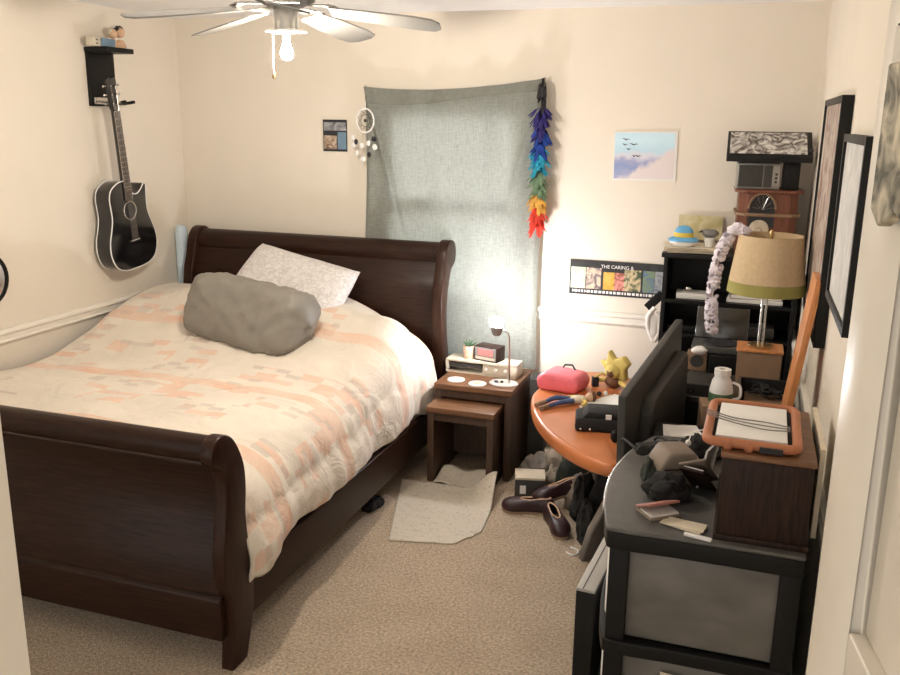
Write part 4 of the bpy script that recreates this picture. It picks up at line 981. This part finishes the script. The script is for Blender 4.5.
mb = MB(); mb.M = Matrix.Translation((0, -.012, .028)); mb.lathe([(0, 0), (.078, 0), (.078, .006), (0, .006)], 26); mb.build('platter', 'ink', t)
mb = MB(); mb.M = Matrix.Translation((0, .075, .03)) @ Matrix.Rotation(R(72), 4, 'X'); mb.box((-.12, 0, -.006), (.12, .15, .006)); mb.build('lid', 'smoke', t, bevel=.004)
single(MB().ell((0, 0, .02), (.035, .02, .02), 14, 8, .3, 5).build('white_rag', 'white', smooth=True), 'little white rag beside the raised turntable lid', 'cloth', (3.215, -.70, UZ+.386))
single(MB().tube(spline([(0, 0, 0), (-.03, -.01, -.05), (-.02, 0, -.12), (.01, 0, -.17), (.03, 0, -.10), (.02, 0, -.02)], 5), [.012]*31, 10).ell((0, 0, -.10), (.028, .012, .07), 14, 9, .5, 3).build('white_cloth', 'white', smooth=True), 'white cloth hanging from the left side of the bookcase', 'cloth', (2.965, -.30, .965))
single(MB().box((-.055, -.008, -.022), (.055, .008, .022)).build('wall_phone', 'black', bevel=.004), 'black handset sticking out from the left side of the bookcase', 'phone', (2.955, -.22, .985), (0, R(-48), 0))
# carton with pitcher
single(MB().box((-.055, -.055, 0), (.055, .055, .40)).build('tall_carton', 'kraft', bevel=.002), 'tall narrow brown carton on the media unit under the white pitcher', 'box', (3.32, -1.45, UZ), R(10))
t = thing('pitcher', 'white and green pitcher with a roll of tape on it standing on the tall carton', 'pitcher', (3.335, -1.45, UZ+.4005))
MB().lathe([(0, 0), (.036, 0), (.042, .01), (.043, .05), (.036, .085), (.028, .10), (.030, .108), (.026, .108), (0, .09)], 24).build('body', 'white', t, smooth=True)
MB().lathe([(.0425, .006), (.0440, .010), (.0445, .04), (.0435, .042)], 24).build('green_band', 'leaf', t, smooth=True)
MB().tube(spline([(.038, -.01, .085), (.065, -.02, .075), (.068, -.02, .035), (.040, -.01, .018)], 5), .005, 8).build('handle', 'white', t, smooth=True)
t2 = MB(); 
for r1 in (.026,): t2.lathe([(.013, 0), (.030, 0), (.030, .022), (.013, .022), (.013, 0)], 24)
single(t2.build('tape_roll', 'paper', smooth=True), 'white tape roll balanced on top of the pitcher', 'tape roll', (3.335, -1.45, UZ+.4005+.1085))
# cables and papers lying low behind the drawers
sheets('paper_stack', 'printed leaflets lying between television and brown box', (3.215, -1.68, .80), R(12), .12, .12, 5, 'paper', .012, .002)
single(MB().box((-.085, -.10, 0), (.085, .10, .34)).build('black_carton', 'blackwood', bevel=.003), 'black carton on the media unit below the leaflets', 'box', (3.205, -1.67, UZ-.0), 0)
# crate
t = thing('storage_crate', 'open black crate on the media unit holding cardboard and cables', 'crate', (3.495, -1.45, UZ))
for a, b in (((-.10, -.32, 0), (-.09, .32, .42)), ((.09, -.32, 0), (.10, .32, .42)), ((-.10, -.32, 0), (.10, -.31, .42)), ((-.10, .31, 0), (.10, .32, .42)), ((-.10, -.32, 0), (.10, .32, .01))): MB().box(a, b).build('crate_panel', 'blackmatte', t)
MB().tube([(-.095, -.315, .42), (-.095, .315, .42)], .004, 6).build('rim_wire', 'steel', t)
single(MB().box((-.08, -.11, 0), (.08, .11, .36)).build('cardboard_box', 'kraft', bevel=.002), 'brown cardboard box inside the black crate with a small pale sticker', 'box', (3.50, -1.27, UZ+.011))
mb = MB()
for k in range(7):
    pts = [(random.uniform(-.07, .07), random.uniform(-.06, .06), .010+random.random()*.03) for _ in range(6)]; mb.tube(spline(pts, 5), .0045, 7)
single(mb.build('cable_bundle', 'blackmatte', smooth=True), 'tangled black cables on the cardboard box in the crate', 'cables', (3.50, -1.22, UZ+.372))
# lamp on its wooden stand
t = thing('lamp_stand_box', 'tall light wooden box carrying the table lamp', 'box', (3.465, -1.04, UZ))
MB().box((-.085, -.07, 0), (.085, .07, .52)).build('case', 'beigewood' if 'beigewood' in M else 'kraft', t, bevel=.003)
MB().box((-.09, -.075, .52), (.09, .075, .53)).build('top_plate', 'board', t, bevel=.002)
LZ = UZ+.531
t = thing('table_lamp', 'table lamp with a beige and olive drum shade', 'lamp', (3.465, -1.04, LZ))
MB().lathe([(0, 0), (.05, 0), (.05, .008), (.012, .014), (0, .014)], 24).build('base', 'brass', t, smooth=True)
for sx in (-.008, .008): MB().tube([(sx, 0, .01), (sx, 0, .34)], .0045, 10).build('stem', 'steel', t, smooth=True)
def drum(z0, z1, r0, r1, m_, nm):
    pr = [(r0, z0), (r1, z1), (r1-.003, z1), (r0-.003, z0), (r0, z0)]
    mb = MB(); vs = []; fs = []; n_ = 48
    for r, z in pr[:4]:
        for k in range(n_): vs.append((r*math.cos(2*PI*k/n_), r*math.sin(2*PI*k/n_), z))
    for i in range(4):
        for k in range(n_): fs.append((i*n_+k, i*n_+(k+1) % n_, ((i+1) % 4)*n_+(k+1) % n_, ((i+1) % 4)*n_+k))
    return mb.add(vs, fs).build(nm, m_, t, smooth=True)
sd = drum(.272, .455, .146, .122, 'shade', 'lamp_shade'); drum(.225, .271, .151, .146, 'olive', 'shade_band')
mb = MB()
for k in range(3):
    a = k*2*PI/3; mb.tube([(0, 0, .44), (.120*math.cos(a), .120*math.sin(a), .445)], .002, 6)
mb.lathe([(0, .435), (.008, .435), (.010, .46), (.004, .475), (0, .476)], 12); mb.build('finial', 'brass', t, smooth=True)
# orange board leaning on the wall
t = single(MB().box((-.011, -.10, 0), (.011, .10, .50)).build('wooden_board', 'board', bevel=.003), 'orange-stained wooden board leaning on the right wall behind the tray', 'board', (3.555, -1.60, .885), (R(0), R(6.5), R(0)))

# ------------------------------------------------------------------ drawer cart
CZ = .845
ct = thing('drawer_cart', 'black resin drawer cart with frosted drawers nearest the camera', 'drawer cart', (3.34, -2.22, 0))
ox, oy = 3.34, -2.22
tpx = spline([(3.585, -2.60, 0), (3.30, -2.60, 0), (3.125, -2.605, 0), (3.088, -2.57, 0), (3.060, -2.40, 0), (3.052, -2.22, 0), (3.075, -2.05, 0), (3.118, -1.90, 0), (3.165, -1.845, 0), (3.30, -1.84, 0), (3.585, -1.84, 0)], 5)
poly = [(p.x-ox, p.y-oy) for p in tpx]
MB().prism(poly, 'z', .833, CZ).build('top_board', 'greytop', ct, bevel=.005)
def ringp(z0, z1, nm, m_, k=.985): return MB().prism([(a*k, b*k) for a, b in poly], 'z', z0, z1).build(nm, m_, ct, bevel=.004)
MB().tube([(p.x-ox-.001, p.y-oy, CZ-.008) for p in tpx[18:42]], .0045, 8).build('edge_trim', 'steel', ct, smooth=True)
ringp(.785, .833, 'upper_frame', 'black', .995); ringp(.475, .515, 'middle_frame', 'black'); ringp(.17, .21, 'lower_frame', 'black'); ringp(.0, .03, 'base_frame', 'black')
for xa, ya in ((3.105, -2.59), (3.530, -2.59), (3.115, -1.90), (3.530, -1.89)):
    MB().box((xa-ox, ya-oy, .02), (xa+.052-ox, ya+.045-oy, .80)).build('corner_post', 'black', ct, bevel=.004)
for z0, z1 in ((.520, .780), (.215, .470), (.035, .168)):
    dd = MB().box((3.150-ox, -2.575-oy, z0), (3.540-ox, -1.88-oy, z1)).build('drawer', 'translucent', ct, bevel=.01)
    fr = [(3.152, -2.53), (3.095, -2.50), (3.078, -2.38), (3.072, -2.22), (3.085, -2.05), (3.11, -1.95), (3.152, -1.92)]
    MB().prism([(v.x-ox, v.y-oy) for v in spline([(a, b, 0) for a, b in fr], 4)], 'z', z0+.006, z1-.004).build('drawer_front', 'white_frost' if 'white_frost' in M else 'paper', dd, bevel=.006)
# papers visible inside the second drawer
single(sheets('paper_sheets', None, (0, 0, 0), 0, .16, .02, 3, 'paper2', .01), 'printed cards showing through the lower frosted drawer end', 'papers', (3.33, -2.585, .42), (R(90), 0, 0))
# slim tower
t = thing('computer_tower', 'slim black computer tower with a grey top beside the drawer cart', 'computer', (3.014, -2.05, 0), R(-4))
MB().box((-.030, -.22, 0), (.030, .22, .452)).build('case', 'black', t, bevel=.003)
MB().box((-.030, -.22, .4525), (.030, .22, .463)).build('top_panel', 'lightgrey', t, bevel=.002); MB().box((-.010, -.22, .4625), (-.007, .22, .464)).build('seam', 'ink', t)

# brown wooden box on the cart
t = thing('wooden_box', 'dark brown wooden box on the drawer cart under the orange tray', 'box', (3.475, -2.365, CZ))
MB().box((-.108, -.205, .012), (.108, .205, .222)).build('case', 'boxwood', t, bevel=.003)
MB().box((-.114, -.211, 0), (.114, .211, .016)).build('plinth', 'boxwood', t, bevel=.002)
MB().box((-.112, -.209, .222), (.112, .209, .234)).build('lid', 'walnut', t, bevel=.002)
BZ = CZ+.2345
t = thing('rubber_tray', 'orange rubber tray of white paper on the wooden box', 'tray', (3.435, -2.38, BZ), R(-1))
rr = spline([(-.105, -.15, 0), (0, -.155, 0), (.105, -.15, 0), (.115, 0, 0), (.105, .165, 0), (0, .17, 0), (-.105, .165, 0), (-.115, 0, 0)], 5, True)
rr = []
for cxx, cyy, a0 in ((.085, .15, 0), (-.085, .15, 90), (-.085, -.135, 180), (.085, -.135, 270)):
    for k in range(6): a = R(a0+k*18); rr.append((cxx+.024*math.cos(a), cyy+.024*math.sin(a), .016))
rr.append(rr[0])
MB().tube(rr, .0125, 10).build('rim', 'tray', t, smooth=True)
MB().box((-.10, -.15, 0), (.10, .165, .012)).build('base', 'blackmatte', t)
MB().box((-.088, -.135, .012), (.085, .145, .026)).build('paper', 'paper', t, bevel=.002)
for sx in (-.055, -.005):
    MB().ell((sx, -.165, .012), (.013, .010, .016), 12, 8).build('clip', 'tray', t, smooth=True)
MB().box((.02, -.178, .006), (.075, -.172, .020)).build('slot', 'ink', t)
for k in range(3):
    single(MB().tube(spline([(-.12, .02-.02*k, .034), (-.05, -.02-.02*k, .031), (.03, -.03-.03*k, .031), (.09, -.06-.015*k, .034)], 6), .0018, 6).build('cable', 'grey', smooth=True),
           ('upper', 'middle', 'lower')[k]+' of three thin grey cables across the orange tray', 'cable', (3.435, -2.36, BZ+.001), 0, 'cables across the tray')
sheets('paper_sheets', 'sheets slipped between the wooden box and the right wall', (3.605, -2.30, CZ), R(90), .36, .012, 1, 'paper2', 0, .24)

# clutter on the cart top
t = thing('eyeglasses_case', 'taupe leather case standing open on the drawer cart', 'case', (3.235, -2.21, CZ), R(25))
MB().prism([(-.06, 0), (.06, 0), (.068, .055), (.038, .10), (-.040, .102), (-.068, .06)], 'y', -.06, .055).build('body', 'tan', t, bevel=.012)
MB().box((-.055, -.0625, .052), (.055, -.059, .056)).build('zip', 'ink', t)
t = thing('sunglasses', 'black sunglasses with blue temples at the back of the drawer cart', 'sunglasses', (3.155, -2.06, CZ+.012), R(28))
for sx in (-1, 1):
    MB().ell((sx*.032, 0, .014), (.027, .005, .019), 16, 9).build('lens', 'smoke', t, smooth=True)
    MB().tube(spline([(sx*.06, 0, .022), (sx*.064, .06, .022), (sx*.060, .11, .012), (sx*.058, .13, -.004)], 4), .0045, 8)  .build('temple', 'ink', t, smooth=True)
MB().tube([(-.008, 0, .018), (.008, 0, .018)], .003, 6).build('bridge', 'ink', t)
single(MB().box((-.075, -.022, 0), (.075, .022, .016)).build('flat_iron', 'black', bevel=.006), 'long black and blue gadget lying at the back of the drawer cart', 'gadget', (3.165, -1.965, CZ), R(32))
cloth_heap('black_glove', 'black knitted glove heap in the middle of the drawer cart', (3.225, -2.36, CZ), (.058, .050, .045), 'blackmatte', 11, 'glove')
def wallet(name, label, loc, rz, tilt, m1, m2, w=.095, h=.075):
    t = thing(name, label, 'wallet', loc, (tilt[0], tilt[1], rz))
    MB().box((-w/2, -h/2, 0), (w/2, h/2, .009)).build('back_cover', m1, t, bevel=.003)
    mb = MB(); mb.M = Matrix.Translation((0, h/2, .005)) @ Matrix.Rotation(R(-24), 4, 'X'); mb.box((-w/2, -h, .004), (w/2, 0, .012)); mb.build('front_cover', m2, t, bevel=.003)
    MB().box((-w/2+.006, -h/2+.006, .009), (w/2-.004, h/2-.012, .013)).build('cards', 'paper', t)
wallet('wallet', 'open pink and tan wallet at the front of the drawer cart', (3.222, -2.475, CZ), R(38), (0, 0), 'tan', 'rose', ) if 'rose' in M else None
M['rose'] = mat('dusty_rose_leather', (.34, .14, .11), .55)
wallet('wallet', 'open pink and tan wallet at the front of the drawer cart', (3.215, -2.475, CZ), R(38), (0, 0), 'tan', 'rose')
wallet('checkbook', 'dark brown wallet propped against the wooden box on the cart', (3.305, -2.30, CZ+.04), R(70), (R(0), R(40)), 'boxwood', 'tan', .15, .075)
single(MB().box((-.06, -.003, 0), (.06, .003, .12)).build('envelope', 'rosepaper' if 'rosepaper' in M else 'paper'), 'pale pink envelope standing between taupe case and wooden box', 'envelope', (3.318, -2.20, CZ), (R(10), R(0), R(75)))
sheets('paper_sheets', 'tan cards spread at the front edge of the drawer cart', (3.285, -2.525, CZ), R(-12), .10, .05, 4, 'paper2', .008, .002)
single(MB().box((-.035, -.006, 0), (.035, .006, .008)).build('key_fob', 'white', bevel=.002), 'small white stick at the very front edge of the cart', 'fob', (3.325, -2.585, CZ), R(-12))
cloth_heap('grey_pouch', 'small dark grey pouch between sunglasses and black glove', (3.165, -2.235, CZ), (.026, .030, .038), 'greenblack', 12, 'pouch')
cloth_heap('black_bag', 'black drawstring bag slumped behind the wooden box on the cart', (3.300, -2.00, CZ), (.062, .055, .052), 'blackmatte', 14, 'bag')
t = thing('earphones', 'white corded earphones draped over the black bag', 'earphones', (3.30, -2.03, CZ+.09))
MB().tube(spline([(-.04, -.05, -.02), (-.03, -.01, .0), (.01, .01, .01), (.045, -.02, .012), (.03, -.06, .0)], 6), .002, 6).build('cord', 'white', t, smooth=True)
for p in ((-.04, -.05, -.02), (.03, -.06, .0)): MB().ell(p, (.009, .008, .011), 10, 7).build('earbud', 'white', t, smooth=True)

# ------------------------------------------------------------------ right wall frames and door hanging
def framed(label, y0, y1, z0, z1, dpt, m_, lean):
    t = thing('picture_frame', label, 'picture frame', (RW-.002, (y0+y1)/2, z0), (0, R(-lean)*-1 if lean else 0, 0))
    hw = (y1-y0)/2; h = z1-z0; f = .022
    for a, b in (((-dpt, -hw, 0), (0, -hw+f, h)), ((-dpt, hw-f, 0), (0, hw, h)), ((-dpt, -hw+f, 0), (0, hw-f, f)), ((-dpt, -hw+f, h-f), (0, hw-f, h))): MB().box(a, b).build('frame_bar', 'black', t, bevel=.001)
    MB().box((-dpt+.008, -hw+f, f), (-.002, hw-f, h-f)).build('print', m_, t)
    return t
framed('large black-framed portrait print farther along the right wall', -1.70, -.95, 1.16, 1.965, .035, 'poster1', 0)
framed('black-framed pale print nearer the door on the right wall', -2.43, -1.86, 1.365, 1.85, .030, 'poster2', 0)
t = thing('door_ornament', 'mottled gold and black glass ornament hanging on the open door', 'ornament', (3.466, -4.065, 1.812), (0, 0, .154))
MB().prism([(0, .01), (-.02, .0), (-.05, .012), (-.10, .0), (-.16, .01), (-.16, .105), (0, .105)], 'x', -.012, -.002).build('glass_panel', 'mottle', t, bevel=.002)
MB().box((-.010, -.16, .103), (-.002, 0, .128)).build('hanger_strip', 'beige', t)
MB().tube([(-.008, 0, .129), (-.008, -.16, .129)], .0012, 6).build('wire', 'ink', t)
